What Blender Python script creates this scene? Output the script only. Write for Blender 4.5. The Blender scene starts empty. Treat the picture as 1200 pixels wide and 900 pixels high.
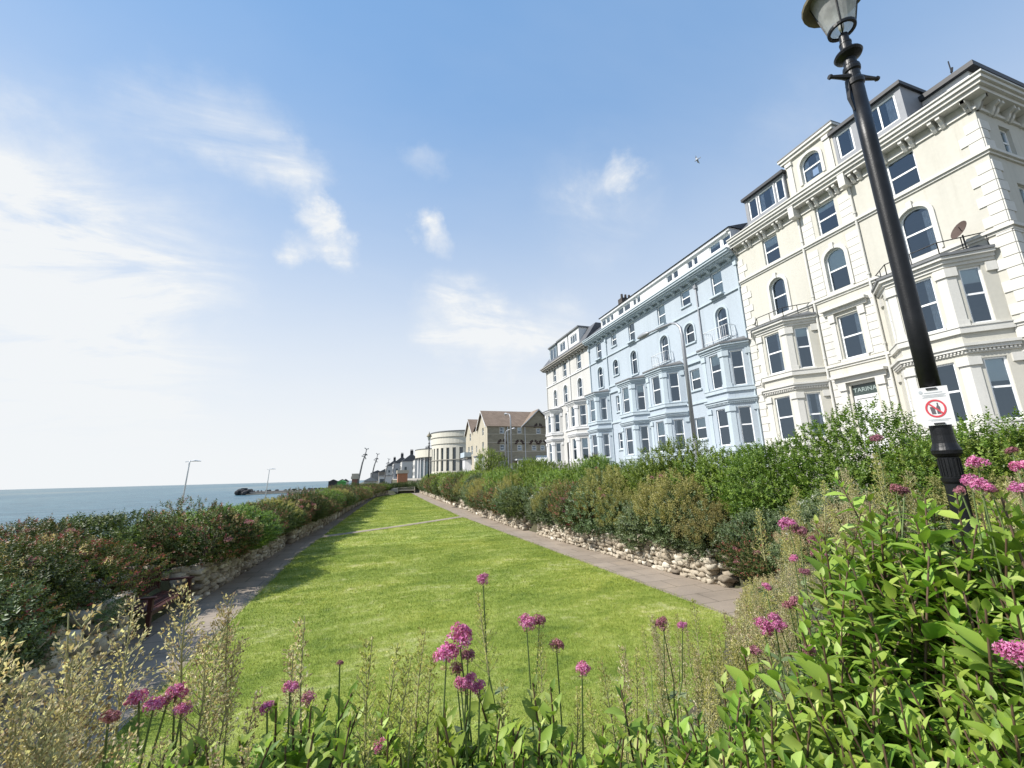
import bpy, math, random
import numpy as np
from mathutils import Vector, Matrix
R = math.radians
C = bpy.context.scene.collection
EYE = 2.6
random.seed(4)

# ------------------------------------------------------------------ camera
F_PX, ROLL = 487.0, R(1.5)
PITCH, YAW = math.atan(107.6 / 487 * math.cos(ROLL)), R(18.294)
_r0 = Vector((math.cos(YAW), -math.sin(YAW), 0))
_f0 = Vector((math.sin(YAW) * math.cos(PITCH), math.cos(YAW) * math.cos(PITCH), math.sin(PITCH)))
_u0 = _r0.cross(_f0)
_cr = _r0 * math.cos(ROLL) - _u0 * math.sin(ROLL)
_cu = _r0 * math.sin(ROLL) + _u0 * math.cos(ROLL)
cam_d = bpy.data.cameras.new('camera'); cam = bpy.data.objects.new('camera', cam_d); C.objects.link(cam)
cam_d.sensor_width = 36; cam_d.lens = F_PX / 1200 * 36; cam_d.clip_start = 0.05; cam_d.clip_end = 20000
cam.matrix_world = Matrix(((_cr.x, _cu.x, -_f0.x, 0), (_cr.y, _cu.y, -_f0.y, 0), (_cr.z, _cu.z, -_f0.z, EYE), (0, 0, 0, 1)))
bpy.context.scene.camera = cam

def ray(px, py):
    return _cr * (px - 600) + _cu * (450 - py) + _f0 * F_PX
def at(px, py, dist):
    """world point seen at photo pixel px, py at a horizontal distance"""
    d = ray(px, py); h = math.hypot(d.x, d.y)
    return Vector((0, 0, EYE)) + d * (dist / h)

# ------------------------------------------------------------------ profiles of the sunken garden
def interp(tab, y):
    if y <= tab[0][0]: return tab[0][1]
    for (a, va), (b, vb) in zip(tab, tab[1:]):
        if y <= b: return va + (vb - va) * (y - a) / (b - a)
    return tab[-1][1]
WL = [(-10, -3.95), (7, -3.95), (13, -3.8), (19, -3.45), (31, -2.55), (45, -1.75), (60, -.8), (68, .2), (76, 2.2), (80, 4.5)]
EL = [(-10, -2.5), (18, -2.45), (20, -2.3), (31, -1.75), (36, -1.45), (44, -1.0), (60, .0), (66, .6), (72, 2.2), (77, 4.6)]
WR = [(-10, 7.9), (8.7, 7.7), (12, 7.5), (18, 7.15), (22, 7.0), (47, 7.35), (70, 7.9), (85, 8.4)]
ER = [(-10, 6.2), (7.3, 6.15), (14.6, 5.95), (29, 5.6), (49, 5.75), (71, 6.25), (85, 6.5)]
def sm(a, b, x):
    t = min(1, max(0, (x - a) / (b - a))); return t * t * (3 - 2 * t)
def ground_z(x, y):
    xl, xr = interp(WL, y), interp(WR, y)
    if x < xl:
        d = xl - x
        z = interp([(0, 0), (.12, .0), (.42, .62), (3.2, .62), (5, -.6), (16, -3.9), (18, -4.2), (34, -4.2), (36, -6.2), (52, -9), (90, -14)], d)
        g = z
    elif x > xr:
        d = x - xr
        g = interp([(0, 0), (.12, .0), (.42, .62), (1.6, .85), (3.4, 1.9), (5, 2.3), (14, 2.6), (60, 2.7)], d)
    else:
        g = 0.0
    # raised bed round the near end, where the photographer stands
    yn = 1.7 + max(0, x - 1.5) * .72
    nb = 1.15 * (1 - sm(yn, yn + 1.5, y)) * (1 - sm(40, 60, abs(x)))
    if x > xl - 3.2: g = max(g, nb)
    # far end bank closing the garden
    if y > 78 and x > -6: g = max(g, .9 * sm(79, 80.5, y))
    # gap in the upper wall with a path leading out
    if x > 6.6 and 6.9 < y < 8.1 and x < 11: g = min(g, max(0, (x - 9) * .6))
    return g

# ------------------------------------------------------------------ object helpers
def link(o, parent=None):
    C.objects.link(o)
    if parent is not None: o.parent = parent
    return o
def tag(o, label=None, cat=None, group=None, kind=None):
    if label: o['label'] = label
    if cat: o['category'] = cat
    if group: o['group'] = group
    if kind: o['kind'] = kind
    return o
def thing(name, loc, label, cat, group=None, rz=0):
    o = bpy.data.objects.new(name, None); o.empty_display_size = .2
    o.location = loc; o.rotation_euler = (0, 0, rz)
    return tag(link(o), label, cat, group)
def copy_tree(o, parent=None):
    c = o.copy(); link(c)
    if parent is not None: c.parent = parent
    for ch in list(o.children): copy_tree(ch, c)
    return c

class MB:
    """collects faces; build() links them as one mesh object"""
    def __init__(s): s.v = []; s.f = []; s.m = []; s.cur = 0
    def add(s, vs, fs):
        b = len(s.v); s.v += [tuple(p) for p in vs]
        s.f += [tuple(b + i for i in f) for f in fs]; s.m += [s.cur] * len(fs)
    def poly(s, pts): s.add(pts, [tuple(range(len(pts)))])
    def box(s, x0, x1, y0, y1, z0, z1):
        v = [(x, y, z) for x in (x0, x1) for y in (y0, y1) for z in (z0, z1)]
        s.add(v, [(0, 1, 3, 2), (4, 6, 7, 5), (0, 4, 5, 1), (2, 3, 7, 6), (0, 2, 6, 4), (1, 5, 7, 3)])
    def obox(s, c, ax, half):
        c = Vector(c); a, b, d = [Vector(q).normalized() * h for q, h in zip(ax, half)]
        v = [c + a * i + b * j + d * k for i in (-1, 1) for j in (-1, 1) for k in (-1, 1)]
        s.add(v, [(0, 1, 3, 2), (4, 6, 7, 5), (0, 4, 5, 1), (2, 3, 7, 6), (0, 2, 6, 4), (1, 5, 7, 3)])
    def prism(s, pts, z0, z1):
        n = len(pts); v = [(p[0], p[1], z0) for p in pts] + [(p[0], p[1], z1) for p in pts]
        s.add(v, [tuple(range(n))[::-1], tuple(range(n, 2 * n))] + [(i, (i + 1) % n, n + (i + 1) % n, n + i) for i in range(n)])
    def extr(s, pts, d):
        d = Vector(d); n = len(pts); v = [Vector(p) for p in pts]; v = v + [p + d for p in v]
        s.add(v, [tuple(range(n))[::-1], tuple(range(n, 2 * n))] + [(i, (i + 1) % n, n + (i + 1) % n, n + i) for i in range(n)])
    def tube(s, pts, rad, n=8, cap=True):
        pts = [Vector(p) for p in pts]; m = len(pts)
        if not hasattr(rad, '__len__'): rad = [rad] * m
        vs = []; prev = None
        for i, p in enumerate(pts):
            t = (pts[min(i + 1, m - 1)] - pts[max(i - 1, 0)]).normalized()
            a = prev if prev is not None else (Vector((0, 0, 1)) if abs(t.z) < .9 else Vector((1, 0, 0)))
            a = (a - t * a.dot(t)).normalized(); prev = a; b = t.cross(a)
            for k in range(n):
                an = 2 * math.pi * k / n; vs.append(p + (a * math.cos(an) + b * math.sin(an)) * rad[i])
        fs = [(i * n + k, i * n + (k + 1) % n, (i + 1) * n + (k + 1) % n, (i + 1) * n + k) for i in range(m - 1) for k in range(n)]
        if cap: fs += [tuple(range(n))[::-1], tuple((m - 1) * n + k for k in range(n))]
        s.add(vs, fs)
    def lathe(s, prof, c=(0, 0, 0), n=24, cap=True):
        c = Vector(c); m = len(prof)
        vs = [c + Vector((r * math.cos(2 * math.pi * k / n), r * math.sin(2 * math.pi * k / n), z)) for r, z in prof for k in range(n)]
        fs = [(i * n + k, i * n + (k + 1) % n, (i + 1) * n + (k + 1) % n, (i + 1) * n + k) for i in range(m - 1) for k in range(n)]
        if cap: fs += [tuple(range(n))[::-1], tuple((m - 1) * n + k for k in range(n))]
        s.add(vs, fs)
    def band(s, pts, z0, z1, out, inn=0.0):
        """moulding that runs along a plan line, standing out to its left"""
        P = [Vector((p[0], p[1])) for p in pts]; n = len(P); off = []
        for i in range(n):
            ns = []
            if i > 0: d = (P[i] - P[i - 1]).normalized(); ns.append(Vector((-d.y, d.x)))
            if i < n - 1: d = (P[i + 1] - P[i]).normalized(); ns.append(Vector((-d.y, d.x)))
            a = sum(ns, Vector((0, 0))).normalized(); off.append(a / max(.3, a.dot(ns[0])))
        o = [P[i] + off[i] * out for i in range(n)]; q = [P[i] - off[i] * inn for i in range(n)]
        vs = [(p.x, p.y, z) for i in range(n) for p, z in ((q[i], z0), (o[i], z0), (o[i], z1), (q[i], z1))]
        fs = [(4 * i + k, 4 * i + (k + 1) % 4, 4 * i + 4 + (k + 1) % 4, 4 * i + 4 + k) for i in range(n - 1) for k in range(4)]
        fs += [(0, 1, 2, 3)[::-1], tuple(4 * (n - 1) + k for k in range(4))]
        s.add(vs, fs)
    def build(s, name, mats, parent=None, smooth=False, bevel=0):
        me = bpy.data.meshes.new(name); me.from_pydata(s.v, [], s.f)
        for m in (mats if isinstance(mats, (list, tuple)) else [mats]): me.materials.append(m)
        if any(s.m): me.polygons.foreach_set('material_index', s.m)
        if smooth: me.polygons.foreach_set('use_smooth', [True] * len(s.f))
        me.update()
        o = link(bpy.data.objects.new(name, me), parent)
        if bevel:
            b = o.modifiers.new('bevel', 'BEVEL'); b.width = bevel; b.segments = 2; b.limit_method = 'ANGLE'
        return o

# ------------------------------------------------------------------ materials
def new_mat(name):
    m = bpy.data.materials.new(name); m.use_nodes = True
    nt = m.node_tree; nt.nodes.clear()
    out = nt.nodes.new('ShaderNodeOutputMaterial')
    return m, nt, out
def N(nt, t, **kw):
    n = nt.nodes.new(t)
    for k, v in kw.items():
        if k.startswith('i_'):
            n.inputs[k[2:].replace('_', ' ')].default_value = v
        else: setattr(n, k, v)
    return n
def ramp(nt, stops, fac=None):
    n = nt.nodes.new('ShaderNodeValToRGB'); e = n.color_ramp.elements
    while len(e) < len(stops): e.new(.5)
    for el, (p, c) in zip(e, stops): el.position = p; el.color = (c[0], c[1], c[2], 1)
    if fac is not None: nt.links.new(fac, n.inputs[0])
    return n
def coords(nt, scale=(1, 1, 1), kind='Object'):
    tc = nt.nodes.new('ShaderNodeTexCoord'); mp = nt.nodes.new('ShaderNodeMapping')
    mp.inputs['Scale'].default_value = scale
    nt.links.new(tc.outputs[kind], mp.inputs[0]); return mp.outputs[0]
def noise(nt, vec, scale, detail=4, rough=.55, dist=0.):
    n = nt.nodes.new('ShaderNodeTexNoise'); n.inputs['Scale'].default_value = scale
    n.inputs['Detail'].default_value = detail; n.inputs['Roughness'].default_value = rough
    n.inputs['Distortion'].default_value = dist
    nt.links.new(vec, n.inputs['Vector']); return n
def mixc(nt, fac, a, b, mode='MIX'):
    n = nt.nodes.new('ShaderNodeMix'); n.data_type = 'RGBA'; n.blend_type = mode
    for sock, val in ((n.inputs[0], fac), (n.inputs[6], a), (n.inputs[7], b)):
        if hasattr(val, 'is_output') or isinstance(val, bpy.types.NodeSocket): nt.links.new(val, sock)
        elif isinstance(val, (int, float)): sock.default_value = val
        else: sock.default_value = (val[0], val[1], val[2], 1)
    return n.outputs[2]
def bump(nt, h, strength=.3, dist=.02):
    b = nt.nodes.new('ShaderNodeBump'); b.inputs['Strength'].default_value = strength; b.inputs['Distance'].default_value = dist
    nt.links.new(h, b.inputs['Height']); return b.outputs[0]

def plain(name, col, rough=.6, metal=0., var=.12, scale=3., bumpy=.0, spec=.5, streak=False):
    """paint, metal or plaster with weathering of its own"""
    m, nt, out = new_mat(name)
    p = N(nt, 'ShaderNodeBsdfPrincipled', i_Roughness=rough, i_Metallic=metal)
    p.inputs['Specular IOR Level'].default_value = spec
    v = coords(nt, (1, 1, .18) if streak else (1, 1, 1))
    n1 = noise(nt, v, scale, 6, .6); n2 = noise(nt, coords(nt), scale * 9, 3)
    if streak: n3 = noise(nt, coords(nt, (2.2, 2.2, .10)), 1.6, 5, .7)
    dark = tuple(c * (1 - var) for c in col); light = tuple(min(1, c * (1 + var * .5)) for c in col)
    r1 = ramp(nt, [(.3, dark), (.55, col), (.75, light)], n1.outputs['Fac'])
    c = mixc(nt, .25 * var / .12, r1.outputs[0], mixc(nt, n2.outputs['Fac'], (.6, .6, .6), (1.3, 1.3, 1.3)), 'MULTIPLY') if var else r1.outputs[0]
    if streak: c = mixc(nt, .55, c, ramp(nt, [(.30, (.80, .79, .76)), (.42, (.97, .97, .965)), (.6, (1, 1, 1))], n3.outputs['Fac']).outputs[0], 'MULTIPLY')
    nt.links.new(c, p.inputs['Base Color'])
    if bumpy:
        nt.links.new(bump(nt, n2.outputs['Fac'], bumpy, .01), p.inputs['Normal'])
    nt.links.new(p.outputs[0], out.inputs[0]); return m

M = {}
M['cream'] = plain('cream_render', (.525, .508, .445), .75, var=.09, scale=.8, bumpy=.15, streak=True)
M['cream_trim'] = plain('cream_white_trim', (.60, .588, .545), .65, var=.10, scale=1.5, streak=True)
M['blue'] = plain('pale_blue_render', (.395, .452, .505), .75, var=.09, scale=.8, bumpy=.15, streak=True)
M['blue_trim'] = plain('pale_blue_trim', (.445, .515, .56), .65, var=.09, scale=1.5, streak=True)
M['white_r'] = plain('off_white_render', (.53, .52, .495), .75, var=.10, scale=.8, bumpy=.15, streak=True)
M['white'] = plain('white_paint', (.66, .66, .655), .45, var=.06, scale=3)
M['upvc'] = plain('white_window_plastic', (.84, .85, .85), .35, var=.02, scale=3)
M['lead'] = plain('lead_sheet', (.16, .165, .17), .6, var=.25, scale=3)
M['black'] = plain('black_paint', (.008, .0085, .010), .40, var=.5, scale=6, bumpy=.2, spec=.32)
M['iron'] = plain('black_iron', (.02, .02, .022), .5, var=.2, scale=6)
M['grey_metal'] = plain('galvanised_grey', (.33, .34, .36), .45, .4, var=.12, scale=4)
M['white_metal'] = plain('white_lamp_metal', (.75, .76, .77), .4, var=.05)
M['fascia'] = plain('dark_fascia', (.025, .026, .03), .55, var=.2, scale=4)
M['cheek'] = plain('grey_cheek', (.24, .25, .27), .6, var=.12, scale=2)
M['stone_trim'] = plain('pale_stone', (.50, .45, .36), .8, var=.12, scale=2)
M['rot'] = plain('rotunda_render', (.62, .59, .50), .8, var=.06, scale=.5, streak=True)
M['rot_dark'] = plain('rotunda_groove', (.36, .34, .29), .8, var=.06)
M['gull'] = plain('gull_feathers', (.35, .37, .40), .7, var=.15, scale=8)
M['dish'] = plain('rusty_dish', (.075, .05, .04), .8, var=.3, scale=5)
M['wood'] = plain('red_brown_wood', (.06, .016, .013), .5, var=.35, scale=7, bumpy=.2)
M['orange'] = plain('orange_brick', (.44, .20, .11), .85, var=.2, scale=3)
M['green_p'] = plain('bright_green_paint', (.10, .40, .10), .6, var=.2, scale=1)
M['blind'] = plain('pale_blind', (.76, .80, .75), .8, var=.05)
M['curtain'] = plain('net_curtain', (.78, .79, .80), .9, var=.25, scale=6)
M['interior'] = plain('room_wall', (.16, .15, .14), .9, var=.1)
M['rock'] = plain('dark_boulders', (.05, .05, .052), .85, var=.4, scale=.6)
M['sand'] = plain('pale_sand', (.52, .44, .32), .9, var=.12, scale=.1)

def glass_mat():
    m, nt, out = new_mat('window_glass')
    fr = N(nt, 'ShaderNodeFresnel', i_IOR=1.62)
    tr = N(nt, 'ShaderNodeBsdfTransparent'); tr.inputs[0].default_value = (.84, .88, .90, 1)
    gl = N(nt, 'ShaderNodeBsdfGlossy', i_Roughness=.03); gl.inputs[0].default_value = (.68, .84, 1, 1)
    mu = N(nt, 'ShaderNodeMath', operation='MULTIPLY_ADD'); mu.inputs[1].default_value = 1.7; mu.inputs[2].default_value = .06
    nt.links.new(fr.outputs[0], mu.inputs[0])
    wob = noise(nt, coords(nt), 1.3, 2)
    nt.links.new(bump(nt, wob.outputs['Fac'], .06, .05), gl.inputs['Normal'])
    mx = nt.nodes.new('ShaderNodeMixShader'); nt.links.new(mu.outputs[0], mx.inputs[0])
    nt.links.new(tr.outputs[0], mx.inputs[1]); nt.links.new(gl.outputs[0], mx.inputs[2]); nt.links.new(mx.outputs[0], out.inputs[0])
    return m
M['glass'] = glass_mat()

def lamp_glass():
    m, nt, out = new_mat('lamp_glass')
    p = N(nt, 'ShaderNodeBsdfPrincipled', i_Roughness=.25); p.inputs['Base Color'].default_value = (.55, .56, .54, 1)
    tr = N(nt, 'ShaderNodeBsdfTranslucent'); tr.inputs[0].default_value = (.6, .62, .58, 1)
    n = noise(nt, coords(nt), 6, 4)
    tp = N(nt, 'ShaderNodeBsdfTransparent'); tp.inputs[0].default_value = (.9, .92, .9, 1)
    a = nt.nodes.new('ShaderNodeMixShader'); a.inputs[0].default_value = .45
    nt.links.new(p.outputs[0], a.inputs[1]); nt.links.new(tr.outputs[0], a.inputs[2])
    b = nt.nodes.new('ShaderNodeMixShader'); r = ramp(nt, [(.3, (.15,) * 3), (.7, (.5,) * 3)], n.outputs['Fac'])
    nt.links.new(r.outputs[0], b.inputs[0]); nt.links.new(a.outputs[0], b.inputs[1]); nt.links.new(tp.outputs[0], b.inputs[2])
    nt.links.new(b.outputs[0], out.inputs[0]); return m
M['lamp_glass'] = lamp_glass()

def tiled(name, c1, c2, mortar, bw, bh, rough=.8, axes='YZ', msize=.03, off=.5):
    m, nt, out = new_mat(name)
    p = N(nt, 'ShaderNodeBsdfPrincipled', i_Roughness=rough)
    tc = nt.nodes.new('ShaderNodeTexCoord'); sx = nt.nodes.new('ShaderNodeSeparateXYZ'); cb = nt.nodes.new('ShaderNodeCombineXYZ')
    nt.links.new(tc.outputs['Object'], sx.inputs[0])
    ad = N(nt, 'ShaderNodeMath', operation='ADD'); nt.links.new(sx.outputs[0], ad.inputs[0]); nt.links.new(sx.outputs[1], ad.inputs[1])
    nt.links.new(ad.outputs[0], cb.inputs[0]); nt.links.new(sx.outputs[2], cb.inputs[1])
    b = nt.nodes.new('ShaderNodeTexBrick'); b.offset = off
    b.inputs['Color1'].default_value = (*c1, 1); b.inputs['Color2'].default_value = (*c2, 1); b.inputs['Mortar'].default_value = (*mortar, 1)
    b.inputs['Scale'].default_value = 1; b.inputs['Brick Width'].default_value = bw; b.inputs['Row Height'].default_value = bh; b.inputs['Mortar Size'].default_value = msize * bh
    nt.links.new(cb.outputs[0], b.inputs['Vector'])
    n = noise(nt, coords(nt), 1.2, 5)
    c = mixc(nt, .5, b.outputs['Color'], mixc(nt, n.outputs['Fac'], (.5, .5, .5), (1.4, 1.4, 1.4)), 'MULTIPLY')
    nt.links.new(c, p.inputs['Base Color']); nt.links.new(bump(nt, b.outputs['Fac'], -.4, .02), p.inputs['Normal'])
    nt.links.new(p.outputs[0], out.inputs[0]); return m
M['slate'] = tiled('slate_roof', (.075, .08, .09), (.11, .112, .12), (.04, .04, .045), .5, .28, .55)
M['brown_tile'] = tiled('brown_roof_tile', (.19, .14, .10), (.235, .175, .13), (.08, .055, .04), .5, .32, .8)
M['brown_stone'] = tiled('grey_brown_stone', (.27, .235, .165), (.35, .30, .21), (.22, .20, .16), .55, .24, .9, msize=.09)
M['brick_red'] = tiled('red_brown_brick', (.28, .10, .06), (.22, .08, .05), (.3, .26, .22), .3, .1, .9, msize=.12)

def ground_mat():
    m, nt, out = new_mat('garden_soil')
    p = N(nt, 'ShaderNodeBsdfPrincipled', i_Roughness=.95)
    v = coords(nt); n1 = noise(nt, v, .35, 6); n2 = noise(nt, v, 9, 6, .7)
    r1 = ramp(nt, [(.35, (.055, .042, .03)), (.5, (.075, .07, .035)), (.7, (.06, .085, .03))], n1.outputs['Fac'])
    c = mixc(nt, .7, r1.outputs[0], mixc(nt, n2.outputs['Fac'], (.35, .35, .35), (1.5, 1.5, 1.5)), 'MULTIPLY')
    nt.links.new(c, p.inputs['Base Color']); nt.links.new(bump(nt, n2.outputs['Fac'], .8, .05), p.inputs['Normal'])
    nt.links.new(p.outputs[0], out.inputs[0]); return m
M['soil'] = ground_mat()

LAWN_TINTS = [(.30, (.135, .20, .033)), (.44, (.225, .29, .045)), (.55, (.31, .365, .078)), (.68, (.50, .51, .24))]
def lawn_color(nt):
    tc = nt.nodes.new('ShaderNodeTexCoord')
    def mp(s):
        a = nt.nodes.new('ShaderNodeMapping'); a.inputs['Scale'].default_value = s; nt.links.new(tc.outputs['Object'], a.inputs[0]); return a.outputs[0]
    n1 = noise(nt, mp((.75, 1.35, 1)), .8, 7, .68, .5); n2 = noise(nt, mp((1, 1.2, 1)), 5.5, 5, .65)
    ad = N(nt, 'ShaderNodeMath', operation='MULTIPLY_ADD'); ad.inputs[1].default_value = .42
    nt.links.new(n2.outputs['Fac'], ad.inputs[0])
    ad2 = N(nt, 'ShaderNodeMath', operation='MULTIPLY_ADD'); ad2.inputs[1].default_value = .78; ad2.inputs[2].default_value = -.11
    nt.links.new(n1.outputs['Fac'], ad2.inputs[0]); nt.links.new(ad2.outputs[0], ad.inputs[2])
    c = ramp(nt, LAWN_TINTS, ad.outputs[0]).outputs[0]
    n3 = noise(nt, mp((1, 1.6, 1)), 1.7, 6, .7, .8); n4 = noise(nt, mp((.8, 1, 1)), .33, 4, .55)
    c = mixc(nt, ramp(nt, [(.60, (0,) * 3), (.70, (.65,) * 3)], n3.outputs['Fac']).outputs[0], c, (.47, .45, .22))
    c = mixc(nt, ramp(nt, [(.28, (.75,) * 3), (.40, (0,) * 3)], n3.outputs['Fac']).outputs[0], c, (.10, .17, .035))
    c = mixc(nt, .8, c, ramp(nt, [(.35, (.78, .84, .8)), (.5, (1, 1, 1)), (.65, (1.18, 1.1, 1.05))], n4.outputs['Fac']).outputs[0], 'MULTIPLY')
    return c, n2.outputs['Fac']
def lawn_mat():
    m, nt, out = new_mat('lawn_turf')
    p = N(nt, 'ShaderNodeBsdfPrincipled', i_Roughness=.85); p.inputs['Specular IOR Level'].default_value = .2
    c, h = lawn_color(nt)
    f = noise(nt, coords(nt), 45, 3, .8)
    c = mixc(nt, .6, c, mixc(nt, f.outputs['Fac'], (.45, .45, .45), (1.5, 1.5, 1.5)), 'MULTIPLY')
    nt.links.new(c, p.inputs['Base Color']); nt.links.new(bump(nt, f.outputs['Fac'], .9, .03), p.inputs['Normal'])
    nt.links.new(p.outputs[0], out.inputs[0]); return m
M['lawn'] = lawn_mat()
def blade_mat():
    m, nt, out = new_mat('grass_blade')
    c, h = lawn_color(nt)
    at_ = N(nt, 'ShaderNodeAttribute', attribute_name='tint')
    c = mixc(nt, .8, c, ramp(nt, [(0, (.6, .7, .5)), (.7, (1.15, 1.1, 1.0)), (1, (1.8, 1.5, 1.5))], at_.outputs['Fac']).outputs[0], 'MULTIPLY')
    d = N(nt, 'ShaderNodeBsdfPrincipled', i_Roughness=.5); d.inputs['Specular IOR Level'].default_value = .3
    t = N(nt, 'ShaderNodeBsdfTranslucent'); nt.links.new(c, d.inputs['Base Color']); nt.links.new(c, t.inputs[0])
    mx = nt.nodes.new('ShaderNodeMixShader'); mx.inputs[0].default_value = .4
    nt.links.new(d.outputs[0], mx.inputs[1]); nt.links.new(t.outputs[0], mx.inputs[2]); nt.links.new(mx.outputs[0], out.inputs[0]); return m
M['blade'] = blade_mat()

def paving():
    m, nt, out = new_mat('paving_slab')
    p = N(nt, 'ShaderNodeBsdfPrincipled', i_Roughness=.9)
    v = coords(nt); n1 = noise(nt, v, 1.1, 6, .6); n2 = noise(nt, v, 28, 4, .7)
    b = nt.nodes.new('ShaderNodeTexBrick'); b.inputs['Scale'].default_value = 1; b.inputs['Brick Width'].default_value = .9; b.inputs['Row Height'].default_value = .62; b.inputs['Mortar Size'].default_value = .008
    b.inputs['Color1'].default_value = (.245, .20, .155, 1); b.inputs['Color2'].default_value = (.29, .24, .19, 1); b.inputs['Mortar'].default_value = (.09, .075, .05, 1)
    nt.links.new(v, b.inputs['Vector'])
    c = mixc(nt, .6, b.outputs['Color'], ramp(nt, [(.30, (.5, .5, .48)), (.42, (.9, .9, .9)), (.55, (1, 1, 1)), (.70, (1.28, 1.24, 1.15))], n1.outputs['Fac']).outputs[0], 'MULTIPLY')
    c = mixc(nt, .4, c, mixc(nt, n2.outputs['Fac'], (.5, .5, .5), (1.5, 1.5, 1.5)), 'MULTIPLY')
    nt.links.new(c, p.inputs['Base Color']); nt.links.new(bump(nt, n2.outputs['Fac'], .3, .01), p.inputs['Normal'])
    nt.links.new(p.outputs[0], out.inputs[0]); return m
M['paving'] = paving()
M['asphalt'] = plain('asphalt', (.055, .055, .058), .9, var=.2, scale=2, bumpy=.3)
M['concrete'] = plain('concrete', (.36, .34, .31), .9, var=.15, scale=1, bumpy=.3)

def stone_mat():
    m, nt, out = new_mat('rubble_stone')
    p = N(nt, 'ShaderNodeBsdfPrincipled', i_Roughness=.9)
    a = N(nt, 'ShaderNodeAttribute', attribute_name='tint'); v = coords(nt)
    n1 = noise(nt, v, 7, 6, .65); n2 = noise(nt, v, 40, 4, .7)
    r = ramp(nt, [(0, (.17, .14, .105)), (.3, (.32, .27, .20)), (.65, (.45, .395, .31)), (1, (.62, .575, .48))], a.outputs['Fac'])
    c = mixc(nt, .8, r.outputs[0], ramp(nt, [(.3, (.55, .53, .5)), (.5, (1, 1, 1)), (.7, (1.2, 1.2, 1.2))], n1.outputs['Fac']).outputs[0], 'MULTIPLY')
    nt.links.new(c, p.inputs['Base Color']); nt.links.new(bump(nt, n2.outputs['Fac'], .5, .02), p.inputs['Normal'])
    nt.links.new(p.outputs[0], out.inputs[0]); return m
M['stone'] = stone_mat()

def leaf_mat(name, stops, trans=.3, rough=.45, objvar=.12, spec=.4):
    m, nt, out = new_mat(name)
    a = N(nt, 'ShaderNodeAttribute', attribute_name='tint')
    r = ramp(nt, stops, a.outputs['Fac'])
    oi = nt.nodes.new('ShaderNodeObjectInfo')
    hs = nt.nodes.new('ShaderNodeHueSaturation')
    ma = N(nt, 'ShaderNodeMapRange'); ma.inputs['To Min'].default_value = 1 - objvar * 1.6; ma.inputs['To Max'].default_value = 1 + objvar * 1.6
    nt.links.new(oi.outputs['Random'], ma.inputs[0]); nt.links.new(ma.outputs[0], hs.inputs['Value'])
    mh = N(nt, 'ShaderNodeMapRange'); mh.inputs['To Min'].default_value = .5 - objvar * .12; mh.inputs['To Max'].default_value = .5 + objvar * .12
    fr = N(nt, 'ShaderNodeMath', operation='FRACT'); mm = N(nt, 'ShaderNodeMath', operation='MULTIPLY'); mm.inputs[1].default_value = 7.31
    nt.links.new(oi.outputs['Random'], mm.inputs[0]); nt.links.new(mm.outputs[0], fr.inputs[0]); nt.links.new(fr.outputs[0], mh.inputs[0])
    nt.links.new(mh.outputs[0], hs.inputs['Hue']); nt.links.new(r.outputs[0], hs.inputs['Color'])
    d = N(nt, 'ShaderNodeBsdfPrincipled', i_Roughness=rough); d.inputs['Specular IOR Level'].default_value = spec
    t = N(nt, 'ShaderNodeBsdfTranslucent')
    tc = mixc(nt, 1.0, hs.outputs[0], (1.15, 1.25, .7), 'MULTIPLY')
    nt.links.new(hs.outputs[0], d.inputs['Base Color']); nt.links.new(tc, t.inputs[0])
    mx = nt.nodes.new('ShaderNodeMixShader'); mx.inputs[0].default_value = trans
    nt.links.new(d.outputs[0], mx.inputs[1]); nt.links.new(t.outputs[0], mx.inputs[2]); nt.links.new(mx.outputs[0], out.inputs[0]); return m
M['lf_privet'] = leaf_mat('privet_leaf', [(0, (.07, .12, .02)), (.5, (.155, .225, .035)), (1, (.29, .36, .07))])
M['lf_dark'] = leaf_mat('dark_shrub_leaf', [(0, (.03, .05, .014)), (.5, (.08, .115, .03)), (.8, (.15, .18, .05)), (1, (.2, .22, .07))], spec=.18, trans=.2)
M['lf_red'] = leaf_mat('red_tipped_leaf', [(0, (.032, .058, .016)), (.4, (.085, .115, .032)), (.62, (.18, .135, .06)), (.85, (.27, .095, .07)), (1, (.34, .075, .085))], spec=.18, trans=.2)
M['lf_grey'] = leaf_mat('grey_green_leaf', [(0, (.05, .08, .03)), (.5, (.125, .175, .07)), (1, (.26, .31, .16))], trans=.2)
M['lf_tan'] = leaf_mat('dry_seed_head', [(0, (.24, .16, .10)), (.35, (.44, .35, .225)), (.7, (.65, .565, .39)), (1, (.80, .74, .58))], trans=.48, rough=.8, spec=.15)
M['lf_olive'] = leaf_mat('olive_seed_head', [(0, (.22, .20, .075)), (.4, (.37, .34, .135)), (.75, (.50, .455, .21)), (1, (.62, .55, .31))], trans=.35, rough=.8, spec=.15)
M['lf_broad'] = leaf_mat('broad_green_leaf', [(0, (.10, .18, .025)), (.5, (.205, .315, .042)), (.85, (.32, .425, .08)), (1, (.44, .52, .16))], trans=.36, rough=.5, objvar=.14, spec=.3)
M['lf_white'] = leaf_mat('white_blossom', [(0, (.5, .5, .42)), (1, (.78, .78, .72))], trans=.3)
M['petal'] = leaf_mat('pink_petal', [(0, (.44, .075, .25)), (.5, (.62, .18, .41)), (.85, (.78, .39, .58)), (1, (.88, .64, .75))], trans=.35, rough=.6, objvar=.08, spec=.2)
M['petal_old'] = leaf_mat('faded_petal', [(0, (.25, .07, .11)), (.5, (.40, .16, .21)), (1, (.52, .32, .32))], trans=.3, rough=.7, spec=.2)
M['stem'] = plain('green_stem', (.12, .17, .05), .6, var=.2, scale=12)
M['stem_red'] = plain('brown_red_stem', (.10, .06, .035), .6, var=.25, scale=12)
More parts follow.
